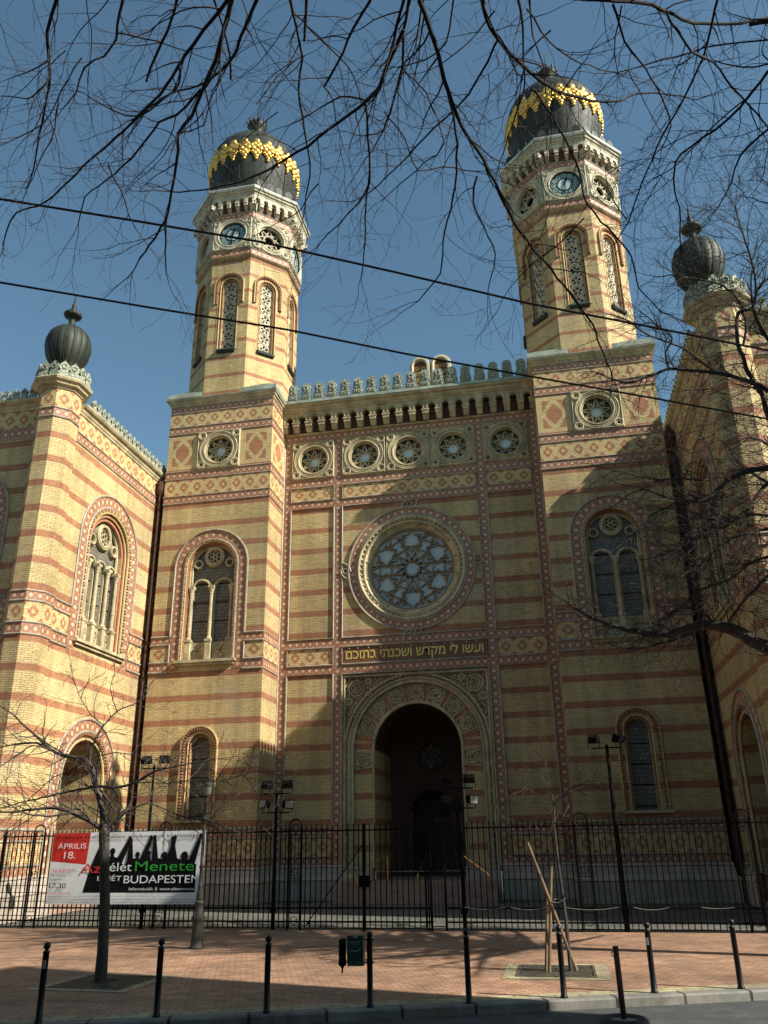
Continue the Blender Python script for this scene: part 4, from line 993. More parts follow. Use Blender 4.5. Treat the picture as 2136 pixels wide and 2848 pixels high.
# ------------------------------------------------------------------ ground
def struct(name, fn):
    mb = MB(); fn(mb); return tag(mb.build(name), kind='structure')
KY = lambda x: -22.36+.368*(x+1.32)                                  # kerb line
FY = lambda x: -9.6-.035*x                                           # fence line
struct('road', lambda b: b.poly([(-250, -250, -.135), (250, -250, -.135), (250, 250, -.135), (-250, 250, -.135)], M['asphalt']))
kn = Vector((.345, -.938)); 
def kl(o, x): p = Vector((x, KY(x)))+Vector((-.345, .938))*o; return p.x, p.y
def kerb(b):
    L = [kl(0.0, -60), kl(0, 30)]; U = [kl(.28, -60), kl(.28, 30)]; c = [kl(.03, -60), kl(.03, 30)]
    b.poly([(*L[0], -.135), (*L[1], -.135), (*L[1], -.02), (*L[0], -.02)], M['kerb'])
    b.poly([(*L[0], -.02), (*L[1], -.02), (*c[1], .006), (*c[0], .006)], M['kerb']); b.poly([(*c[0], .006), (*c[1], .006), (*U[1], .006), (*U[0], .006)], M['kerb'])
struct('kerb', kerb)
struct('pavement', lambda b: b.poly([(*kl(.2, -60), 0), (*kl(.2, 30), 0), (30, FY(30), 0), (-60, FY(-60), 0)], M['pave']))
struct('paving_strip', lambda b: b.poly([(*kl(.28, -60), .004), (*kl(.28, 30), .004), (*kl(.62, 30), .004), (*kl(.62, -60), .004)], M['cream']))
struct('forecourt', lambda b: b.poly([(-60, FY(-60), .0), (30, FY(30), .0), (30, 40, .0), (-60, 40, .0)], M['setts']))
# ------------------------------------------------------------------ tree grates
def grate(name, cx, cy, rz, label):
    global WORLD_PARTS
    r = tag(empty(name, (cx, cy, 0), rz), label, 'tree grate', 'tree grates in the pavement')
    WORLD_PARTS = False
    f = lambda x0, x1, y0, y1, z0, z1, b, m: b.box(x0, x1, y0, y1, z0, z1, m)
    b = MB(); s = .73; w = .97
    for (x0, x1, y0, y1) in ((-w, w, -w, -s), (-w, w, s, w), (-w, -s, -s, s), (s, w, -s, s)): b.poly([(x0, y0, .008), (x1, y0, .008), (x1, y1, .008), (x0, y1, .008)], M['cream'])
    b.build('paving_surround', r)
    b = MB(); b.poly([(-s, -s, .005), (s, -s, .005), (s, s, .005), (-s, s, .005)], M['soil'])
    for (x0, x1, y0, y1) in ((-s, s, -s, -s+.05), (-s, s, s-.05, s), (-s, -s+.05, -s+.05, s-.05), (s-.05, s, -s+.05, s-.05), (-.02, .02, .28, s), (-.02, .02, -s, -.28), (-s, -.28, -.02, .02), (.28, s, -.02, .02)): b.box(x0, x1, y0, y1, .005, .022, M['grate'])
    k = 0
    for rr in [.26+.055*i for i in range(14)]:
        n = 40; 
        for j in range(n):
            q0, q1 = 2*PI*j/n, 2*PI*(j+.93)/n
            P = [(rr*math.cos(q0), rr*math.sin(q0)), ((rr+.03)*math.cos(q0), (rr+.03)*math.sin(q0)), ((rr+.03)*math.cos(q1), (rr+.03)*math.sin(q1)), (rr*math.cos(q1), rr*math.sin(q1))]
            if all(max(abs(x), abs(y)) < s-.05 for x, y in P): b.poly([(x, y, .02) for x, y in P], M['grate'])
    for j in range(16):
        q = 2*PI*j/16; d = Vector((math.cos(q), math.sin(q))); e = Vector((-d.y, d.x))*.018; L = (s-.05)/max(abs(d.x), abs(d.y))
        p0 = d*.26; p1 = d*L; b.poly([(*(p0-e), .0225), (*(p1-e), .0225), (*(p1+e), .0225), (*(p0+e), .0225)], M['grate'])
    b.build('iron_grating', r); WORLD_PARTS = True
grate('tree_grate', -2.69, -18.78, -.06, 'square cast iron tree grate round the foot of the older bare tree')
grate('tree_grate', 5.53, -16.83, .0, 'square cast iron tree grate under the staked young tree')
# ------------------------------------------------------------------ bollards
WORLD_PARTS = False
bol = empty('bollard', (0, 0, 0)); b = MB()
b.lathe((0, 0, 0), [(.062, -.02), (.062, .03), (.05, .045), (.046, .3), (.046, .90), (.05, .905), (.05, .925), (.026, .935), (.024, .955), (.03, .96)], M['bollard'], 16); b.build('shaft', bol, True)
b = MB(); b.lathe((0, 0, .995), [(.02, -.045)]+[(.052*math.sin(a), -.052*math.cos(a)) for a in [.35+i*(PI-.4)/9 for i in range(10)]], M['bollard'], 16); b.build('ball', bol, True)
BP = [(-1.81, -22.32), (-.26, -21.74), (1.28, -21.27), (2.74, -20.67), (4.21, -20.21), (5.66, -19.61), (7.10, -19.02), (8.53, -18.5)]
BL = ['black ball topped bollard nearest the left edge with a pale sticker on its shaft', 'black ball topped bollard just right of the older tree and its grate', 'black ball topped bollard between the older tree and the litter bin', 'black ball topped bollard that carries the green litter bin',
      'black ball topped bollard between the litter bin and the staked young tree', 'black ball topped bollard standing in front of the staked young tree', 'black ball topped bollard with a white sticker, behind the post in a tyre', 'black ball topped bollard nearest the right edge of the pavement']
BO = [bol if i == 0 else copy_tree(bol) for i in range(8)]
for i, (x, y) in enumerate(BP):
    o = BO[i]; o.location = (x, y, 0); tag(o, BL[i], 'bollard', 'ball topped bollards along the kerb')
    if i in (0, 6):
        b = MB()
        for j in range(5):
            q0, q1 = [(-1.75 if i == 0 else -2.6)+.2*k for k in (j, j+1)]
            b.poly([(.0475*math.cos(q), .0475*math.sin(q), z) for q, z in ((q0, .70), (q1, .70), (q1, .81), (q0, .81))], M['pgrey'] if i == 0 else M['white'])
        b.build('sticker', o)
# post in tyre
tp = tag(empty('post_in_tyre', (6.46, -21.32, -.135)), 'rusty iron post set in a cement filled car tyre at the kerb', 'post')
b = MB(); b.lathe((0, 0, 0), [(.2, .005), (.3, .0), (.335, .05), (.34, .10), (.32, .16), (.28, .19), (.22, .185), (.2, .15), (.2, .06)], M['rubber'], 40, lambda j: 1.0 if j % 2 else 1.012); b.build('tyre', tp, True)
b = MB(); b.lathe((0, 0, 0), [(.215, .06), (.215, .15), (.1, .165), (.04, .17)], M['cement'], 24); b.build('cement_fill', tp)
b = MB(); b.tube([(0, 0, .1), (-.012, 0, 1.06)], .04, M['rust'], 14); b.tube([(-.05, -.02, .93), (-.075, -.03, .95), (-.07, -.03, .99), (-.045, -.02, 1.0)], .007, M['rust'], 5); b.build('post', tp, True)
# litter bin on the bollard
lb = tag(empty('litter_bin', (2.74, -20.67, 0)), 'slim dark green litter bin hung between a bollard and a black ash tube', 'litter bin')
b = MB(); b.lathe((-.44, 0, 0), [(.012, .46), (.014, .52), (.03, .55), (.06, .57), (.064, .60), (.058, .61), (.058, .91), (.04, .935), (.02, .94)], M['iron'], 18); b.build('ash_tube', lb, True)
b = MB(); b.box(-.345, -.09, -.075, .075, .60, .955, M['bin']); b.box(-.345, -.26, -.075, .075, .955, .985, M['bin']); b.box(-.175, -.09, -.075, .075, .955, .985, M['bin']); b.box(-.34, -.095, -.07, .07, .565, .598, simple('bin_base', (.03, .16, .08), .5)); b.build('bin_body', lb)
b = MB(); f = Fr((-.2175, -.076, 0), (0, -1, 0)); g = simple('pale_green_print', (.25, .42, .36), .5)
put_text(b, f, -.09, .885, .0015, 'BUDAPEST', .035, g, .18); put_text(b, f, -.065, .862, .0015, 'V. KERÜLET', .02, g, .13); put_text(b, f, -.10, .615, .0015, 'BELVÁROS', .02, g, .2)
line(b, f, [(-.09, .79), (-.05, .775), (-.02, .78), (.02, .765), (.06, .79), (.09, .815)], .006, g, .002, 5)
b.build('lettering', lb)
b = MB()
for z in (.93, .61): b.tube([(-.40, 0, z), (-.345, 0, z)], .008, M['iron'], 6); b.tube([(-.09, 0, z), (.07, 0, z)], .008, M['iron'], 6); b.lathe((0, 0, z), [(.05, -.012), (.053, -.012), (.053, .012), (.05, .012)], M['iron'], 14)
b.build('bracket', lb)
# lamp post
lp = tag(empty('lamp_post', (-3.02, -13.8, 0)), 'ornate grey cast iron lamp post standing in front of the march banner', 'lamp post')
b = MB(); b.lathe((0, 0, 0), [(.19, 0), (.19, .04), (.155, .06), (.15, .2), (.155, .22), (.145, .25), (.14, .58), (.16, .61), (.175, .64), (.175, .69), (.15, .72), (.105, .74), (.10, .98), (.12, 1.0), (.12, 1.03), (.085, 1.06)], M['lampgrey'], 20); b.build('base', lp, True)
b = MB(); b.lathe((0, 0, 0), [(.07, 1.05), (.085, 1.1), (.09, 1.16), (.075, 1.24), (.05, 1.33), (.06, 1.36), (.06, 1.39), (.045, 1.42), (.045, 1.78), (.06, 1.80), (.06, 1.83), (.042, 1.86), (.036, 2.85), (.06, 2.9), (.08, 2.97), (.05, 3.0), (.03, 3.05), (.03, 3.2)], M['lampgrey'], 14); b.build('shaft', lp, True)
b = MB()
for s_ in (-1, 1): b.tube([(.02*s_, 0, 3.05), (.16*s_, 0, 3.1), (.22*s_, 0, 3.25), (.15*s_, 0, 3.38), (.06*s_, 0, 3.33), (.08*s_, 0, 3.25)], .012, M['lampgrey'], 6)
b.tube([(0, 0, 3.2), (.02, 0, 3.4), (.05, 0, 3.5)], .018, M['lampgrey'], 6); b.build('scroll_bracket', lp)
b = MB(); b.lathe((.05, 0, 0), [(.03, 3.48), (.075, 3.52), (.10, 3.72), (.1, 3.74)], M['lampglass'], 12); b.lathe((.05, 0, 0), [(.12, 3.74), (.1, 3.82), (.04, 3.9), (.015, 3.98)], M['lampgrey'], 12); b.build('lantern', lp)
WORLD_PARTS = True
# ------------------------------------------------------------------ fence
fn_ = Vector((-.035, -1, 0)); ff_ = Fr((0, -9.6, 0), fn_)
fence = tag(empty('iron_fence', (0, -9.6, 0)), 'black wrought iron railing of thin bars closing the synagogue forecourt', 'fence')
IR = M['iron']
posts = [-11.75, -10.5, -6.12, -1.89, .21, 2.15, 2.60, 6.42, 10.64, 13.2]
def pbar(b, a, z0, z1, w=.022, c=0): fbox(b, ff_, a-w/2, a+w/2, z0, z1, c-w/2, c+w/2, IR)
for i in range(len(posts)-1):
    a0, a1 = posts[i], posts[i+1]
    if i == 5: continue
    def panel(b):
        n = max(2, round((a1-a0)/.157)); p = (a1-a0)/n
        for k in range(1, n):
            a = a0+p*k; pbar(b, a, .06, 2.74, .027)
            b.lathe(ff_(a, 0, 0), [(.01, 2.73), (.021, 2.76), (.006, 2.83)], IR, 6)
        for z in (.20, .55, 2.62): fbox(b, ff_, a0, a1, z, z+.045, -.018, .018, IR)
        fbox(b, ff_, a0, a1, .045, .065, -.012, .012, IR)
        if i == 0 or i == 1:
            for z in (.35, .75, 1.0, 1.2): fbox(b, ff_, a0, a1, z, z+.018, -.01, .01, IR)
    part('railing_panel', panel, fence)
for a in (-10.5, -6.12, -1.89, 6.42, 10.64):
    def pil(b):
        for s_ in (-.2, .2): pbar(b, a+s_, 0, 2.76, .045, .03); pbar(b, a+s_*.55, .45, 2.55, .016, .03)
        pbar(b, a, .45, 2.6, .016, .03)
        line(b, ff_, [(a-.2*math.cos(PI*i/12), 2.76+.22*math.sin(PI*i/12)) for i in range(13)], .022, IR, .03, 6)
        for z in (.45, 1.35, 2.55): fbox(b, ff_, a-.2, a+.2, z, z+.02, .02, .04, IR)
        for z in (.25, 1.52, 2.74): line(b, ff_, circ(a, z, .1, 12), .01, IR, .03, 5, True); line(b, ff_, [(a-.15, z-.1), (a-.05, z), (a-.12, z+.1)], .009, IR, .03, 4); line(b, ff_, [(a+.15, z-.1), (a+.05, z), (a+.12, z+.1)], .009, IR, .03, 4)
    part('arched_pilaster', pil, fence)
for a in (.21, 13.2, -11.75): part('post', lambda b: (pbar(b, a, 0, 2.78, .085, .02), b.lathe(ff_(a, 0, .02), [(.06, 2.78), (.05, 2.81), (.01, 2.83)], IR, 10)), fence)
part('lock_box', lambda b: (fbox(b, ff_, .07, .37, 1.12, 1.42, .0, .12, IR), fbox(b, ff_, .37, .44, 1.24, 1.29, .03, .07, IR)), fence)
def gate(b):
    for a in (2.15, 2.56): pbar(b, a, 0, 2.72, .06, .02)
    for k in range(1, 4): pbar(b, 2.15+.41*k/4, .3, 2.65, .014)
    for z in (.1, .35, 1.5, 2.6): fbox(b, ff_, 2.15, 2.56, z, z+.025, -.01, .02, IR)
    for s_ in (2.08, 2.02): pbar(b, s_, 0, 2.66, .03, .02)
part('wicket_gate', gate, fence)
part('brace', lambda b: (b.tube([ff_(-1.5, .2, -.12), ff_(.18, 2.28, -.06)], .018, IR, 6), b.lathe(ff_(-1.5, 0, -.12), [(.04, .14), (.04, .22)], IR, 8)), fence)
# drooping cord along the fence
def cord(b):
    for a0, a1, s_ in ((3.1, 4.2, .05), (4.35, 5.3, .06), (5.8, 7.2, .06), (7.6, 8.5, .06), (9.3, 10.1, .03)):
        b.tube([ff_(a0+(a1-a0)*t/8, .60-s_*4*(t/8)*(1-t/8), .05) for t in range(9)], .007, M['cement'], 5)
tag(part('cord', cord), 'pale cord looped loosely along the right half of the fence', 'cord'); bpy.data.objects['cord'].parent = None; bpy.data.objects['cord'].matrix_parent_inverse = Matrix()
# ------------------------------------------------------------------ floodlight masts
def floodlight(b, c, tilt, az, s=1.):
    """a box flood lamp pointing along az (plan angle), tilted up"""
    d = Vector((math.cos(az)*math.cos(tilt), math.sin(az)*math.cos(tilt), math.sin(tilt))); x = Vector((-math.sin(az), math.cos(az), 0)); u = d.cross(x) * -1
    if u.z < 0: u = -u
    c = Vector(c); q = lambda a, e, f: c+x*a*s+u*e*s+d*f*s
    back = [q(-.12, -.08, -.12), q(.12, -.08, -.12), q(.12, .08, -.12), q(-.12, .08, -.12)]; fro = [q(-.17, -.13, .10), q(.17, -.13, .10), q(.17, .13, .10), q(-.17, .13, .10)]
    b.hexa(back+fro, M['iron']); b.poly([q(-.145, -.105, .103), q(.145, -.105, .103), q(.145, .105, .103), q(-.145, .105, .103)], M['lampglass'])
    for s_ in (-1, 1): b.tube([q(s_*.16, 0, -.02), Vector((q(s_*.16, 0, -.02).x, q(s_*.16, 0, -.02).y, c.z-.24*s))], .012*s, M['iron'], 5)
def mast(x, top, lamps, label, r0=.06, dy=.12):
    y = FY(x)+dy; m_ = tag(empty('floodlight_mast', (x, y, 0)), label, 'floodlight', 'floodlight masts along the fence')
    part('pole', lambda b: (b.tube([(x, y, 0), (x, y, 2.4), (x, y, top)], [r0, r0*.9, r0*.6], M['iron'], 10), [b.lathe((x, y, z), [(.05, 0), (.1, .02), (.1, .12), (.05, .14)], M['iron'], 8) for z in (.42, )]), m_)
    lv = sorted({z for _, z, _, _ in lamps})
    for z in lv: part('crossbar', lambda b: b.tube([(x-.42, y, z-.24), (x+.42, y, z-.24)], .02, M['iron'], 6), m_)
    for (dx, z, tilt, az) in lamps: part('lamp', lambda b: floodlight(b, (x+dx, y, z), tilt, az), m_)
mast(-2.57, 3.75, [(-.33, 3.97, .3, 1.2), (.33, 3.97, .3, 1.9), (-.36, 3.42, .25, -2.2), (.36, 3.42, -.1, -.7)], 'black floodlight mast with four lamps, left of the arched portal')
mast(3.05, 3.75, [(-.33, 3.97, .3, 1.2), (.33, 3.97, .3, 1.9), (-.36, 3.42, .1, 1.8), (.36, 3.42, -.1, -.7)], 'black floodlight mast with four lamps, in front of the right side of the portal')
mast(7.37, 4.80, [(-.36, 4.95, .3, 1.3), (.36, 4.95, .3, 2.3)], 'tall black floodlight mast with two lamps, before the right tower', .075)
mast(-6.76, 4.70, [(-.30, 4.85, .3, 1.3), (.36, 4.85, .3, 2.3)], 'black floodlight mast with two lamps rising behind the march banner', .06)
# ------------------------------------------------------------------ banner
ban = tag(empty('banner', (-7.1, FY(-7.1)-.1, .68)), 'wide printed banner for an April march tied to the fence', 'banner')
fB = Fr((-9.94, FY(-9.94)-.085, 0), fn_)
def sheet(b):
    N = 24
    b.mesh([fB(5.2*i/N, z, -.012) for z in (.68, 2.72) for i in range(N+1)], [(i, i+1, N+2+i, N+1+i) for i in range(N)], M['white'])
    b.mesh([fB(5.2*i/N, z, 0) for z in (.68, 2.72) for i in range(N+1)], [(i, i+1, N+2+i, N+1+i) for i in range(N)], M['white'])
    for a in (0, 5.2):
        for z in (.74, 1.4, 2.0, 2.66): b.tube([fB(a, z, .01), fB(a+(.1 if a else -.1), z, -.08)], .006, IR, 4)
part('sheet', sheet, ban)
part('red_panel', lambda b: wall(b, fB, [(.0, 1.90), (1.24, 1.80), (1.30, 2.718), (.0, 2.718)], [], M['pred'], .003), ban)
def crowd(b):
    k = [0]
    def P(o): k[0] += 1; wall(b, fB, o, [], M['pblack'], .003+.0007*k[0])
    P([(1.22, 1.0), (4.95, 1.0), (4.95, 1.78), (4.6, 1.80), (4.3, 1.74), (3.9, 1.80), (3.5, 1.76), (3.1, 1.78), (2.7, 1.72), (2.3, 1.86), (1.95, 1.80), (1.62, 1.9), (1.4, 1.7)])
    P([(1.5, 1.7), (2.5, 1.7), (2.3, 1.98), (2.1, 2.02), (1.9, 1.96), (1.7, 2.02)]); P([(2.5, 1.7), (3.6, 1.7), (3.4, 1.95), (3.1, 1.9), (2.9, 1.96), (2.65, 1.88)]); P([(3.5, 1.7), (4.95, 1.7), (4.8, 1.9), (4.5, 1.9), (4.2, 1.96), (3.9, 1.9), (3.7, 1.96)])
    for x, z, r in ((2.12, 2.16, .09), (2.98, 2.06, .075), (3.88, 2.02, .1), (4.08, 2.08, .08), (4.55, 2.0, .12), (3.36, 2.1, .06)):
        P([(x+r*math.cos(2*PI*i/14), z+r*1.15*math.sin(2*PI*i/14)) for i in range(14)]); P([(x-r*.5, z-r*.9), (x+r*.5, z-r*.9), (x+r*2.2, 1.72), (x-r*2.2, 1.72)])
    for x0, x1, z1 in ((1.55, 1.78, 2.45), (2.3, 2.68, 2.50), (2.75, 2.72, 2.45), (3.1, 3.4, 2.52), (3.6, 3.52, 2.52), (4.25, 4.12, 2.48), (4.0, 4.2, 2.5), (4.75, 5.05, 2.55)):
        t = Vector((x1-x0, z1-1.72)).normalized(); e = Vector((-t.y, t.x))
        P([(x0+e.x*.13, 1.70+e.y*.13), (x0-e.x*.13, 1.70-e.y*.13), (x1-e.x*.05, z1-e.y*.05), (x1+e.x*.05, z1+e.y*.05)])
        P([(x1+.06*math.cos(2*PI*i/10), z1+.02+.075*math.sin(2*PI*i/10)) for i in range(10)])
part('crowd_silhouette', crowd, ban)
TC = .03
def tx(b, a, z, s, h, m, w, slant=0): put_text(b, fB, a, z, TC, s, h, m, w, slant)
part('white_lettering', lambda b: (tx(b, .20, 2.26, 'ÁPRILIS', .22, M['white'], 1.0), tx(b, .46, 1.97, '18.', .30, M['white'], .40), tx(b, 2.08, 1.60, 'élet', .36, M['white'], .75), tx(b, 1.70, 1.33, 'ISMÉT', .20, M['white'], .82), tx(b, 2.60, 1.26, 'BUDAPESTEN', .31, M['white'], 2.5), tx(b, 2.80, 1.06, 'Információk', .12, M['white'], .80), tx(b, 3.82, 1.06, 'www.eletmenete.hu', .12, M['white'], 1.3)), ban)
part('red_lettering', lambda b: (tx(b, 1.12, 1.56, 'Az', .38, M['pred'], .66), tx(b, .06, 1.58, 'TALÁLKOZÓ:', .13, M['pred'], .86), tx(b, .06, .955, 'KÖZREMŰKÖDŐK:', .075, M['pred'], .78)), ban)
part('green_lettering', lambda b: tx(b, 2.94, 1.60, 'Menete', .40, M['pgreen'], 1.95), ban)
for fn in (lambda b: tx(b, .12, 2.54, 'Emlékezni és emlékeztetni mindannyiunk kötelessége', .15, M['pblack'], 4.85, .2), lambda b: (tx(b, .06, 1.45, 'XIII. Újpesti', .11, M['pgrey'], .52), tx(b, .06, 1.34, 'rakpart 11.', .11, M['pgrey'], .46), tx(b, .06, 1.13, '17.30', .20, M['pblack'], .58)), lambda b: (
    tx(b, .06, .875, 'MAGNA CUM LAUDE együttes • PROF. DR. SCHWEITZER ALFRÉD • SZIRMAI NORBERT a Rádió C munkatársa', .07, M['pgrey'], 4.2), tx(b, .06, .795, 'NÉMETH SÁNDOR a Hit Gyülekezete vezető lelkésze • SIVARAMA SZVÁMI • ZOLTAI GUSZTÁV a MAZSIHISZ ügyvezető igazgatója', .07, M['pgrey'], 5.0), tx(b, .06, .715, 'PETROVICS PÉTER kántor • HERNÁDI JUDIT színművész • GERENDÁS PÉTER előadóművész • KÁLLOY MOLNÁR PÉTER színművész', .07, M['pgrey'], 5.0))): part('black_lettering', fn, ban)
part('star_emblem', lambda b: [wall(b, fB, [(3.70+.06*math.cos(s_*PI/2+2*PI*i/3), 1.10+.07*math.sin(s_*PI/2+2*PI*i/3)) for i in range(3)][::1], [], M['dialring'], TC+.001*s_) for s_ in (1, -1)], ban)
# ------------------------------------------------------------------ unseen buildings and panel added to shade the scene
ab = tag(empty('shading_block', (24, -36, 0)), 'unseen plain grey apartment block to the right, added to shade the scene', 'building')
def blk(b):
    b.box(18, 32, -50, -30, -.13, 17, M['render']); b.box(17.7, 32.3, -50.3, -29.7, 16.6, 17.0, M['stone'])
part('wall', blk, ab)
for i in range(5):
    for j in range(4): part('window', lambda b: (b.box(17.9, 18.05, -48+3.1*i, -46.7+3.1*i, 1.5+3.9*j, 3.6+3.9*j, M['darkglass']), b.box(17.82, 18.05, -48.15+3.1*i, -46.55+3.1*i, 1.35+3.9*j, 1.5+3.9*j, M['stone'])), ab)
hd = tag(empty('occluder', (18, -26.5, -.13)), 'unseen tall blank hoarding on steel posts at the street corner to the right', 'occluder')  # unseen board added to cast shade on the near pavement
part('panel', lambda b: (b.box(18.0, 18.2, -29.9, -23.15, 8.5, 17.2, M['render']), b.box(17.9, 18.3, -30, -23.05, 17.2, 17.4, M['iron']), b.box(17.9, 18.3, -30, -23.05, 8.3, 8.5, M['iron'])), hd)
for y_ in (-29.2, -26.5, -23.9): part('post', lambda b: b.tube([(18.4, y_, -.13), (18.4, y_, 17.2)], .12, M['iron'], 8), hd)
rw_ = tag(empty('shading_row', (-8, -52, 0)), 'unseen row of plain five storey houses behind the viewer, added to dim the lower facade', 'building')  # unseen houses added to block low sky and darken the lower facade
part('wall', lambda b: (b.box(-60, 16, -62, -46, -.13, 19, M['render']), b.box(-60.3, 16.3, -62.3, -45.6, 18.6, 19.1, M['stone'])), rw_)
for i in range(20):
    for j in range(5): part('window', lambda b: (b.box(-58+3.7*i, -56.6+3.7*i, -46.05, -45.9, 1.2+3.6*j, 3.2+3.6*j, M['darkglass']), b.box(-58.15+3.7*i, -56.45+3.7*i, -46.05, -45.82, 1.05+3.6*j, 1.2+3.6*j, M['stone'])), rw_)
# ------------------------------------------------------------------ overhead cables
def cable(pts, label, r):
    b = MB(); P = [unproj(u*1.2875, v*1.2875, d) for u, v, d in pts]; Q = []
    a, z = P[0]-(P[1]-P[0])*2.5, P[-1]+(P[-1]-P[-2])*3
    P = [a]+P+[z]
    b.tube(P, r, M['cable'], 6); o = b.build('overhead_cable'); tag(o, label, 'cable', 'cables strung across the street')
cable([(0, 430, 15), (280, 475, 15.2), (560, 522, 15.4), (850, 587, 15.7), (1140, 655, 16), (1400, 705, 16.3), (1659, 757, 16.6)], 'upper dark cable crossing in front of both clock towers', .024)
cable([(0, 610, 15), (310, 662, 15.2), (620, 712, 15.4), (880, 765, 15.7), (1140, 812, 16), (1400, 858, 16.3), (1659, 905, 16.6)], 'lower dark cable crossing beneath the tower windows', .021)
# ------------------------------------------------------------------ trees
rng = random.Random(11)
def rv(): 
    while True:
        v = Vector((rng.uniform(-1, 1), rng.uniform(-1, 1), rng.uniform(-1, 1)))
        if .05 < v.length < 1: return v.normalized()
RMIN = [.0021, .0045]
def twig(b, p, d, L, r, m, depth, up=0.0, kink=.28, dens=1.0):
    n = max(3, int(L/.13)); pts = [p]; rad = [r]; st = L/n
    for i in range(n):
        d = (d+rv()*kink+Vector((0, 0, up))).normalized(); p = p+d*st; pts.append(p); rad.append(max(r*(1-.75*(i+1)/n), RMIN[0]))
        if depth > 0 and i > 0 and rng.random() < .75*dens:
            a = rv(); a = (a-d*a.dot(d)).normalized(); q = rng.uniform(.5, 1.1)
            twig(b, p, (d*math.cos(q)+a*math.sin(q)), L*rng.uniform(.25, .6)*(1-.4*i/n), rad[-1]*.72, m, depth-1, up, kink, dens)
    b.tube(pts, rad, m, 4 if r > .006 else 3, cap=False)
def limb(b, pts, r0, r1, m, spacing=.22, tl=(.4, 1.1), depth=1, up=0.0, dens=1.0, tr=.5, cut=False, sides=7, start=0.0):
    P = [Vector(p) for p in pts]; Q = []
    for i in range(len(P)-1):                                       # Catmull-Rom with knobbly jitter
        p0, p1, p2, p3 = P[max(i-1, 0)], P[i], P[i+1], P[min(i+2, len(P)-1)]; L = (p2-p1).length; n = max(2, int(L/.12))
        for k in range(n):
            t = k/n; Q.append(.5*((2*p1)+(p2-p0)*t+(2*p0-5*p1+4*p2-p3)*t*t+(3*p1-p0-3*p2+p3)*t**3)+rv()*min(.012, L*.02))
    Q.append(P[-1]); tot = sum((Q[i+1]-Q[i]).length for i in range(len(Q)-1)); R = []; s_ = 0
    for i in range(len(Q)):
        if i: s_ += (Q[i]-Q[i-1]).length
        R.append((r0+(r1-r0)*s_/tot)*(1+.08*rng.uniform(-1, 1)))
    b.tube(Q, R, m, sides)
    s_ = 0; nxt = start
    for i in range(1, len(Q)-1):
        s_ += (Q[i]-Q[i-1]).length
        if s_ >= nxt:
            nxt = s_+spacing*rng.uniform(.6, 1.4); d = (Q[i+1]-Q[i-1]).normalized(); a = rv(); a = (a-d*a.dot(d)).normalized(); q = rng.uniform(.55, 1.15)
            twig(b, Q[i], d*math.cos(q)+a*math.sin(q), rng.uniform(*tl), max(RMIN[1], min(R[i]*tr, .014)), m, depth, up, .28, dens)
    if not cut:
        for _ in range(2): twig(b, Q[-1], ((Q[-1]-Q[-2]).normalized()+rv()*.4).normalized(), tl[1]*.8, max(r1*.8, .003), m, depth, up, .28, dens)
# --- overhanging street tree (branches across the sky) ---------------
ot = tag(empty('bare_tree', (2.6, -39.2, -.13)), 'bare tree whose dark branches hang down across the top of the view', 'tree')
Z6 = lambda x, y: (x*.64376, y*.64376); Z7 = lambda x, y: (1068+x*.64376, y*.64376)
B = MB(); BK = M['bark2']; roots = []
def over(Z, pts, w0, w1, d0, d1, **k):
    n = len(pts); P = []; 
    for i, p in enumerate(pts):
        u, v = Z(*p); P.append(unproj(u, v, d0+(d1-d0)*i/(n-1)))
    r = lambda w, d: (w*.64376*1.05+1.0)/2/F_PX*d*1.08
    if pts[0][1] <= 0: roots.append((P[0], r(w0, d0), (P[0]-P[1]).normalized()))
    kk = dict(spacing=.18, tl=(.35, 1.25), depth=2, dens=.62); kk.update(k)
    limb(B, P, r(w0, d0), r(w1, d1), BK, **kk)
over(Z6, [(245, 0), (205, 140), (212, 260), (212, 370), (190, 480), (165, 620), (145, 740), (115, 810)], 13, 3, 8.6, 10)
over(Z6, [(208, 265), (120, 310), (40, 340)], 5, 2, 9.2, 9.5); over(Z6, [(212, 350), (160, 400), (120, 425), (0, 415)], 6, 2, 9.2, 9.6)
over(Z6, [(530, 0), (505, 110), (500, 170), (450, 240), (365, 290), (330, 400), (270, 470)], 10, 3, 8.8, 9.8); over(Z6, [(500, 140), (680, 180), (800, 220)], 5, 3, 9.1, 9.2)
over(Z6, [(765, 0), (740, 90), (700, 180), (650, 290), (632, 352)], 10, 7, 8.4, 9, cut=True, spacing=.4)
over(Z6, [(985, 0), (880, 130), (800, 240), (770, 290), (720, 370), (660, 440), (560, 540), (470, 620), (380, 700), (200, 870), (70, 920), (20, 1030)], 13, 4, 8, 10.5)
over(Z6, [(775, 290), (780, 330), (755, 390), (690, 440), (600, 500), (490, 480), (360, 400)], 9, 3, 9, 9.6)
over(Z6, [(1000, 0), (965, 130), (930, 260), (880, 370), (830, 500), (770, 575), (770, 650), (740, 830), (715, 950), (630, 1085)], 18, 6, 7.6, 10)
over(Z6, [(870, 385), (760, 500), (690, 530), (570, 680), (460, 780), (370, 850), (340, 960)], 9, 3, 8.8, 10); over(Z6, [(715, 950), (715, 1087), (718, 1180)], 7, 3, 9.9, 10.2)
over(Z6, [(1110, 0), (1060, 110), (1000, 260), (920, 330), (860, 370), (740, 400), (640, 470)], 12, 4, 8.2, 9.5); over(Z6, [(925, 0), (965, 120), (995, 240), (997, 345)], 8, 7, 8.6, 9, cut=True, spacing=.5)
over(Z6, [(1255, 0), (1280, 120), (1305, 250), (1290, 380), (1305, 500), (1330, 640), (1340, 760), (1320, 850)], 10, 4, 8.6, 10)
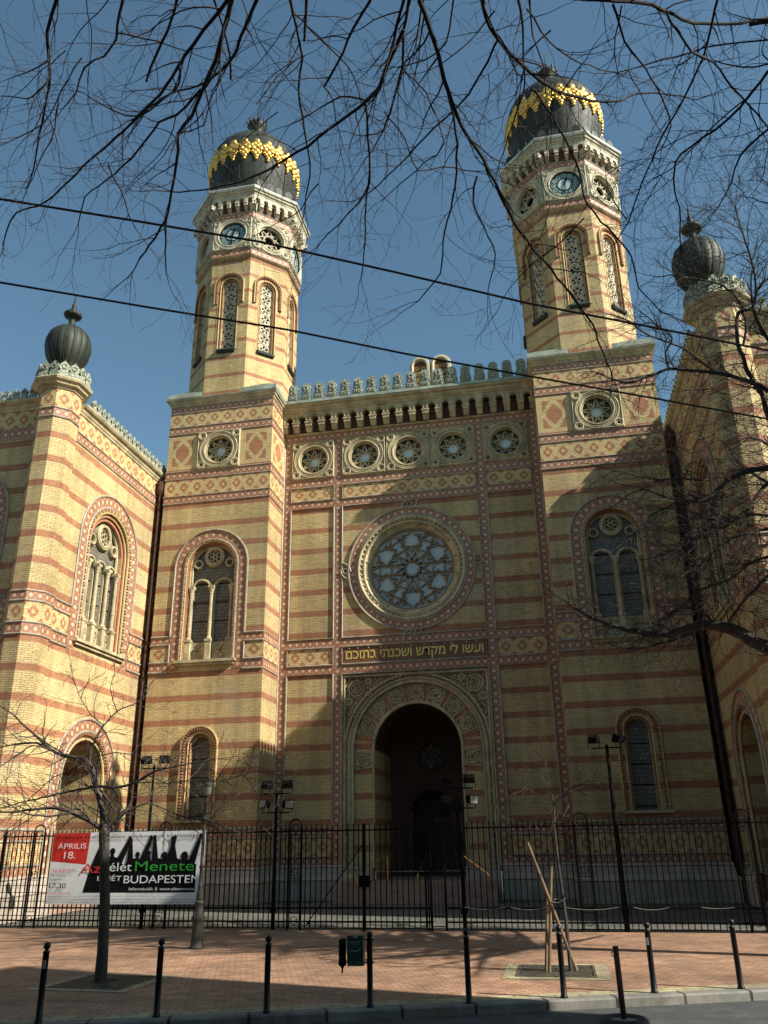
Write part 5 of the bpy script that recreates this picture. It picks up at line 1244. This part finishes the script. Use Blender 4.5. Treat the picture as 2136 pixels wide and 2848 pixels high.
over(Z6, [(1260, 50), (1310, 90), (1360, 150), (1470, 250), (1530, 330), (1560, 440)], 7, 3, 8.8, 9.6); over(Z6, [(1325, 0), (1315, 180)], 10, 9, 8.6, 8.9, cut=True, spacing=.6)
over(Z6, [(1600, 0), (1530, 120), (1460, 270), (1400, 375)], 9, 7, 8.4, 9, cut=True); over(Z6, [(1400, 375), (1440, 430), (1450, 520), (1480, 620)], 4, 2, 9, 9.5)
over(Z6, [(1740, 130), (1659, 310), (1635, 380), (1570, 450), (1460, 530), (1330, 630), (1200, 710), (1080, 770), (930, 810), (760, 830)], 15, 4, 8.2, 10.6)
over(Z6, [(1580, 450), (1590, 600), (1600, 740), (1570, 850), (1500, 930), (1390, 1040)], 8, 3, 9, 10.2); over(Z6, [(1590, 440), (1470, 420), (1350, 490), (1250, 540)], 6, 3, 9, 9.5); over(Z6, [(1600, 740), (1580, 900), (1575, 1085), (1560, 1200)], 7, 3, 9.5, 10.2)
over(Z6, [(1110, 450), (1200, 330), (1300, 240), (1160, 340)], 4, 2, 9, 9.4); over(Z6, [(770, 575), (880, 540), (920, 400), (1000, 260)], 4, 3, 9.2, 9)
over(Z7, [(110, 0), (85, 140), (80, 280), (40, 440), (0, 560)], 12, 6, 8, 9.4); over(Z7, [(85, 0), (40, 180), (0, 320), (-40, 420)], 11, 6, 8, 9)
over(Z7, [(155, 0), (220, 190), (260, 340), (330, 540), (400, 640), (480, 790), (560, 960), (650, 1080), (750, 1200), (900, 1400), (930, 1490), (980, 1600)], 17, 4, 7.6, 11)
over(Z7, [(260, 340), (310, 560), (310, 800), (260, 1000), (240, 1180), (150, 1300)], 10, 3, 8.6, 10.4); over(Z7, [(400, 760), (385, 870), (430, 980), (480, 1100), (450, 1250)], 7, 3, 9.4, 10.4)
over(Z7, [(425, 0), (440, 70), (490, 170), (600, 280), (720, 380), (850, 425), (1000, 440), (1090, 405), (1210, 405), (1350, 430)], 16, 3, 7.8, 9.6)
over(Z7, [(490, 170), (420, 320), (330, 450), (180, 590), (60, 720), (-60, 830)], 8, 3, 8.4, 9.8); over(Z7, [(600, 280), (605, 380), (540, 580), (500, 700)], 6, 3, 8.6, 9.5)
over(Z7, [(640, 380), (750, 540), (830, 700), (880, 880), (1000, 1020), (1070, 1110), (1100, 1240), (1180, 1330)], 9, 3, 8.8, 10.6); over(Z7, [(580, 0), (600, 120), (605, 300)], 10, 5, 8.2, 8.8)
over(Z7, [(620, 40), (720, 180), (850, 270), (990, 310)], 6, 3, 8.2, 9.2); over(Z7, [(630, 0), (640, 150), (690, 280), (700, 420)], 6, 3, 8.2, 9)
over(Z7, [(960, 0), (1110, 10), (1250, 60), (1330, 100), (1500, 105), (1700, 70)], 14, 9, 8, 9); over(Z7, [(990, 20), (1040, 180), (1130, 300), (1200, 420), (1240, 540), (1200, 640)], 8, 3, 8.1, 9.4)
over(Z7, [(1220, 60), (1330, 220), (1420, 270), (1540, 420), (1690, 580)], 9, 4, 8.3, 9.4); over(Z7, [(1440, 0), (1400, 180), (1330, 360), (1230, 540), (1180, 640), (1100, 830), (1060, 950), (1000, 1050)], 8, 3, 8.4, 10.2)
over(Z7, [(1720, 90), (1640, 95), (1580, 105)], 16, 13, 8, 8.2, cut=True, spacing=1); over(Z7, [(1720, 260), (1659, 310), (1590, 400), (1480, 520), (1330, 630), (1260, 700), (1255, 830), (1275, 900), (1280, 1050)], 11, 3, 8.4, 10)
over(Z7, [(1720, 500), (1659, 560), (1540, 670), (1500, 790), (1440, 900)], 9, 3, 8.8, 9.8); over(Z7, [(1700, 170), (1540, 180), (1380, 210), (1200, 260), (1020, 310)], 6, 3, 8.6, 9.4); over(Z7, [(1720, 270), (1540, 290), (1420, 260)], 6, 3, 8.6, 9)
over(Z7, [(0, 480), (90, 600), (150, 740), (250, 720), (390, 740)], 5, 3, 9.2, 9.8); over(Z7, [(90, 310), (180, 400), (260, 620), (180, 700), (60, 800), (0, 860)], 5, 2, 9, 9.8)
over(Z7, [(1050, 950), (1000, 880), (960, 760), (1060, 700)], 4, 2, 10, 10); over(Z7, [(300, 0), (270, 180), (180, 260), (60, 290)], 6, 3, 8.4, 9)
crown_pts = Vector((2.8, -38.6, 7.6))
for p, r, d in roots:                                               # limbs carrying the branches back to the trunk behind the camera
    q = p+d*1.6; q.z = max(q.z, p.z+.5); B.tube([p-d*.05, p+d*.5, q, (q+crown_pts)/2+Vector((0, 0, 1.5)), crown_pts], [r, r*1.15, r*1.5, r*2.2, r*3], BK, 6)
for _ in range(45):                                                # fine twigs between the limbs
    u, v = rng.uniform(-60, 2200), rng.uniform(-60, 760)*rng.uniform(.5, 1); p = unproj(u, v, rng.uniform(8.4, 10.4)); d = (Vector((rng.uniform(-1, .2), .6, -.7))+rv()*.6).normalized()
    twig(B, p-d*.5, d, rng.uniform(.8, 1.9), rng.uniform(.005, .010), BK, 2, 0, .24, .9)
B.build('crown', ot)
part('trunk', lambda b: b.tube([(2.6, -39.2, -.13), (2.65, -39.1, 1.0), (2.6, -38.9, 4.0), (2.8, -38.6, 7.7)], [.42, .32, .28, .24], M['bark'], 14), ot)
# --- tree at the right edge ------------------------------------------
def uy(u, v, y):
    d = FW + RT*((u-IW/2)/F_PX) - UP*((v-IH/2)/F_PX); return CP + d*((y-CP.y)/d.y)
RMIN[:] = [.0034, .006]
tr = tag(empty('bare_tree', (13.4, -15.1, 0)), 'bare tree beside the right wing with twiggy branches reaching in from the right edge', 'tree')
B = MB(); BK = M['bark']
def rb(pts, w0, w1, y0=-15.2, y1=-15.8, **k):
    n = len(pts); P = [uy(u, v, y0+(y1-y0)*i/(n-1)) for i, (u, v) in enumerate(pts)]
    limb(B, P, w0/2/F_PX*25, w1/2/F_PX*32, BK, **k); return P
kw = dict(spacing=.06, tl=(.4, 1.5), depth=2, dens=1.15)
rb([(2190, 1260), (2136, 1158), (2118, 1098), (2082, 1038), (2064, 987), (2052, 957), (2052, 874), (2094, 853), (2101, 780), (2080, 690), (2050, 600)], 13, 3, **kw)
rb([(2180, 1000), (2136, 943), (2110, 900), (2094, 853)], 8, 6, **kw); rb([(2066, 960), (2075, 900), (2050, 830), (2000, 790), (1930, 775), (1880, 765)], 6, 3, **kw)
rb([(2190, 1110), (2136, 1086), (2058, 1053), (1993, 1038), (1909, 1029), (1861, 1026), (1801, 1047), (1748, 1065), (1690, 1050)], 12, 3, **kw)
rb([(1861, 1026), (1850, 980), (1870, 940), (1820, 900)], 5, 3, **kw); rb([(1990, 1038), (1930, 990), (1880, 960), (1800, 930), (1760, 900)], 5, 3, **kw)
rb([(2190, 1290), (2136, 1303), (2088, 1308), (2034, 1330), (1994, 1363), (1975, 1387), (1926, 1395), (1860, 1385), (1790, 1360)], 15, 3, **kw)
rb([(1975, 1335), (1940, 1335), (1880, 1330), (1830, 1335), (1780, 1325), (1720, 1310)], 6, 2, **kw); rb([(2180, 1330), (2136, 1346), (2116, 1363), (2097, 1390), (2061, 1436), (2007, 1466), (1985, 1468), (1920, 1480)], 9, 3, **kw)
rb([(2190, 1440), (2136, 1436), (2075, 1430), (2000, 1450), (1930, 1500), (1850, 1540)], 7, 3, **kw); rb([(2190, 1475), (2136, 1471), (2097, 1479), (2030, 1500), (1960, 1560), (1900, 1600)], 7, 3, **kw)
rb([(2060, 1460), (1960, 1440), (1870, 1410), (1800, 1440), (1760, 1490)], 6, 2, **kw); rb([(2190, 1540), (2100, 1560), (2030, 1610), (1950, 1640), (1880, 1700)], 7, 3, **kw)
rb([(2230, 1840), (2136, 1800), (2100, 1785), (2050, 1755), (2000, 1742), (1960, 1738), (1890, 1752), (1836, 1765), (1740, 1750), (1650, 1720), (1600, 1690), (1556, 1662)], 34, 2, **kw)
rb([(1960, 1738), (1900, 1770), (1836, 1790), (1760, 1805), (1690, 1790)], 6, 2, **kw); rb([(2020, 1745), (2060, 1680), (2100, 1640), (2136, 1600), (2190, 1560)], 5, 6, **kw); rb([(1990, 1740), (1950, 1700), (1900, 1690), (1850, 1710)], 5, 2, **kw)
for _ in range(70):                                                 # finer crown against the sky
    u, v = rng.uniform(1960, 2230), rng.uniform(420, 1000); y = rng.uniform(-16.5, -13.5)
    p = uy(u, v, y); twig(B, p, (Vector((-.5, 0, .6))+rv()*.6).normalized(), rng.uniform(1.0, 2.0), .008, BK, 2, .02)
for _ in range(150):
    u, v = rng.uniform(1930, 2200), rng.uniform(1080, 1700); y = rng.uniform(-16.8, -13.6)
    p = uy(u, v, y); twig(B, p, (Vector((-1.0, 0, .1))+rv()*.6).normalized(), rng.uniform(.9, 1.7), .008, BK, 2, .0)
tk = [Vector((13.4, -15.1, 0)), Vector((13.3, -15.1, 2.5)), Vector((13.35, -15.2, 6)), Vector((13.3, -15.2, 11)), Vector((13.2, -15.3, 15))]
for u, v, z in ((2190, 1260, 9), (2180, 1000, 11), (2190, 1110, 10), (2190, 1290, 7.8), (2180, 1330, 8), (2190, 1440, 7), (2190, 1475, 7), (2190, 1540, 6), (2230, 1840, 4.2)):
    p = uy(u, v, -15.2); B.tube([p, (p*1.3+Vector((13.3, -15.2, z))*.7)/2+Vector((0, 0, -.1)), Vector((13.32, -15.2, z-.6))], [.06, .075, .11], BK, 7)
for _ in range(170):                                                 # unseen rest of the crown, thickened to dapple the pavement with shade
    z = rng.uniform(6, 15); a = rng.uniform(-1.9, 1.9); p = Vector((13.3, -15.2, z)); d = Vector((math.cos(a), math.sin(a), rng.uniform(.1, .8))).normalized()
    q_ = rng.uniform(.9, 2.0); P = [p+d*.1, p+d*1.2*q_+rv()*.2, p+d*2.4*q_+rv()*.4+Vector((0, 0, .3))]; limb(B, P, .12, .03, BK, .35, (.5, 1.4), 1)
B.build('crown', tr); part('trunk', lambda b: b.tube(tk, [.3, .22, .2, .15, .04], M['bark'], 12), tr)
# --- older pollarded tree on the left pavement -------------------------
tl_ = tag(empty('bare_tree', (-2.74, -18.88, 0)), 'low spreading bare tree in an iron grate in front of the march banner', 'tree')
RMIN[:] = [.0044, .009]; B = MB(); BK = M['barkred']; L6 = lambda x, y: (x/2.765, 1850+y/2.765)
def lb_(pts, w0, w1, y0=-18.9, y1=-18.9, **k):
    n = len(pts); P = [uy(*L6(*p), y0+(y1-y0)*i/(n-1)) for i, p in enumerate(pts)]; kk = dict(spacing=.055, tl=(.3, 1.0), depth=2, up=.01, dens=.6); kk.update(k)
    limb(B, P, w0/2.765/2/F_PX*16.6*1.05, w1/2.765/2/F_PX*16.6*1.1, BK, **kk)
lb_([(820, 1290), (800, 1200), (770, 1050), (740, 930), (720, 830), (690, 760), (640, 720), (520, 700), (390, 650), (250, 520), (120, 400), (40, 340), (-40, 290)], 46, 6, -18.9, -18.4)
lb_([(790, 1270), (700, 1200), (560, 1140), (420, 1095), (250, 1110), (100, 1130), (-60, 1125)], 36, 8, -18.9, -19.6)
lb_([(740, 930), (700, 940), (600, 960), (400, 1000), (200, 1050), (0, 1100), (-60, 1120)], 20, 6, -18.9, -18.2)
lb_([(560, 1130), (400, 1160), (200, 1140), (60, 1060), (-40, 1010)], 16, 5, -19.2, -19.8)
lb_([(390, 650), (280, 600), (120, 610), (-40, 640)], 20, 8, -18.5, -18.8); lb_([(390, 650), (250, 620), (120, 700), (0, 780), (-50, 810)], 14, 6, -18.6, -19.2)
lb_([(740, 920), (745, 830), (750, 720)], 22, 14, -18.9, -18.8, cut=True); lb_([(690, 760), (700, 650), (760, 520), (850, 400), (940, 330), (1060, 290), (1130, 220), (1150, 160)], 18, 5, -18.7, -18.2)
lb_([(900, 350), (870, 270), (850, 150), (900, 60)], 9, 3, -18.4, -18.1); lb_([(800, 470), (700, 380), (620, 260), (570, 120), (540, -20)], 8, 3, -18.5, -18.9)
lb_([(740, 930), (860, 940), (960, 930), (1060, 890), (1180, 820), (1350, 780), (1500, 750), (1659, 720)], 22, 6, -18.9, -19.4)
lb_([(830, 1280), (900, 1200), (970, 1120), (1000, 1070)], 24, 20, -18.9, -18.6, cut=True); lb_([(770, 960), (830, 1030), (880, 1110), (940, 1130), (1020, 1100), (1130, 1060), (1250, 1100), (1400, 1160), (1540, 1190), (1700, 1230), (1850, 1290)], 14, 5, -18.9, -18.2)
lb_([(1130, 1060), (1180, 960), (1300, 930), (1450, 960), (1530, 1020)], 9, 4, -18.5, -18); lb_([(760, 700), (880, 670), (1000, 690), (1150, 720), (1350, 740)], 8, 3, -18.8, -19.4)
lb_([(960, 930), (1100, 900), (1250, 910), (1450, 890), (1700, 890), (1850, 850), (1900, 830)], 9, 3, -19, -19.3); lb_([(300, 560), (420, 640), (520, 700)], 12, 10, -18.4, -18.6)
lb_([(640, 720), (560, 800), (420, 860), (280, 980), (160, 1080), (20, 1100)], 10, 4, -18.6, -17.9); lb_([(700, 1200), (620, 1120), (540, 1100), (430, 1050)], 10, 5, -18.9, -18.3)
lb_([(1540, 1190), (1600, 1230), (1620, 1190), (1750, 1100), (1830, 1000), (1860, 980), (1990, 960)], 7, 3, -18.3, -18); lb_([(250, 1110), (160, 1180), (60, 1260), (-40, 1300)], 8, 3, -19.3, -19.7)
B.build('crown', tl_)
part('trunk', lambda b: b.tube([(-2.73, -18.88, -.02), (-2.74, -18.88, .06), (-2.75, -18.88, .5), (-2.80, -18.88, 1.3), (-2.90, -18.88, 2.1), (-2.96, -18.89, 2.55), (-2.98, -18.9, 2.75)], [.145, .118, .104, .097, .092, .105, .08], M['bark'], 14), tl_)
# --- staked young tree -------------------------------------------------
yt = tag(empty('young_tree', (5.78, -16.85, 0)), 'thin young tree with bare upright twigs tied to wooden stakes', 'tree')
B = MB(); BK = M['bark']; R5 = lambda x, y: (1400+x/2.2541, 1780+y/2.2541)
def yb_(pts, r0, r1, y1=-16.85, **k): limb(B, [uy(*R5(*p), -16.85+(y1+16.85)*i/(len(pts)-1)) for i, p in enumerate(pts)], r0, r1, BK, **k)
kk = dict(spacing=.08, tl=(.2, .6), depth=1, dens=.8)
yb_([(318, 1180), (316, 1040), (300, 960), (270, 830), (250, 700)], .022, .005, -16.7, **kk); yb_([(316, 1040), (360, 980), (440, 930), (560, 870)], .012, .004, -17.2, **kk); yb_([(318, 1120), (260, 1020), (170, 950), (100, 930), (40, 980)], .012, .004, -16.6, **kk)
yb_([(320, 1240), (260, 1200), (170, 1180), (50, 1140)], .01, .003, -16.5, **kk); yb_([(310, 1000), (250, 900), (240, 800), (245, 720)], .01, .004, -17, **kk); yb_([(320, 1150), (380, 1110), (470, 1120)], .009, .003, -16.9, **kk)
B.build('crown', yt)
t0 = uy(*R5(318, 1180), -16.85)
part('trunk', lambda b: b.tube([(5.80, -16.85, 0), (5.79, -16.85, .9), (t0.x+.02, -16.85, 1.9), t0], [.038, .034, .03, .024], M['bark'], 8), yt)
def stake(a, c, label):
    b = MB(); b.tube([a, c], [.034, .028], M['stake'], 10); tag(b.build('tree_stake'), label, 'stake', 'wooden stakes of the young tree')
stake((5.40, -16.99, -.02), (5.60, -16.93, 1.85), 'upright pale timber stake left of the young tree'); stake((5.92, -16.80, -.02), (5.18, -17.12, 2.28), 'long timber stake leaning left across the young tree'); stake((5.34, -16.86, -.02), (5.47, -16.78, 1.25), 'short upright timber stake behind the taller one')
b = MB(); b.tube([(5.52, -17.0, 1.22), (5.66, -16.98, 1.19), (5.82, -16.88, 1.26), (5.80, -16.8, 1.27), (5.6, -16.86, 1.24)], .010, M['cement'], 5); tag(b.build('tie_band'), 'pale cloth band tying the young tree to its stakes', 'tie')
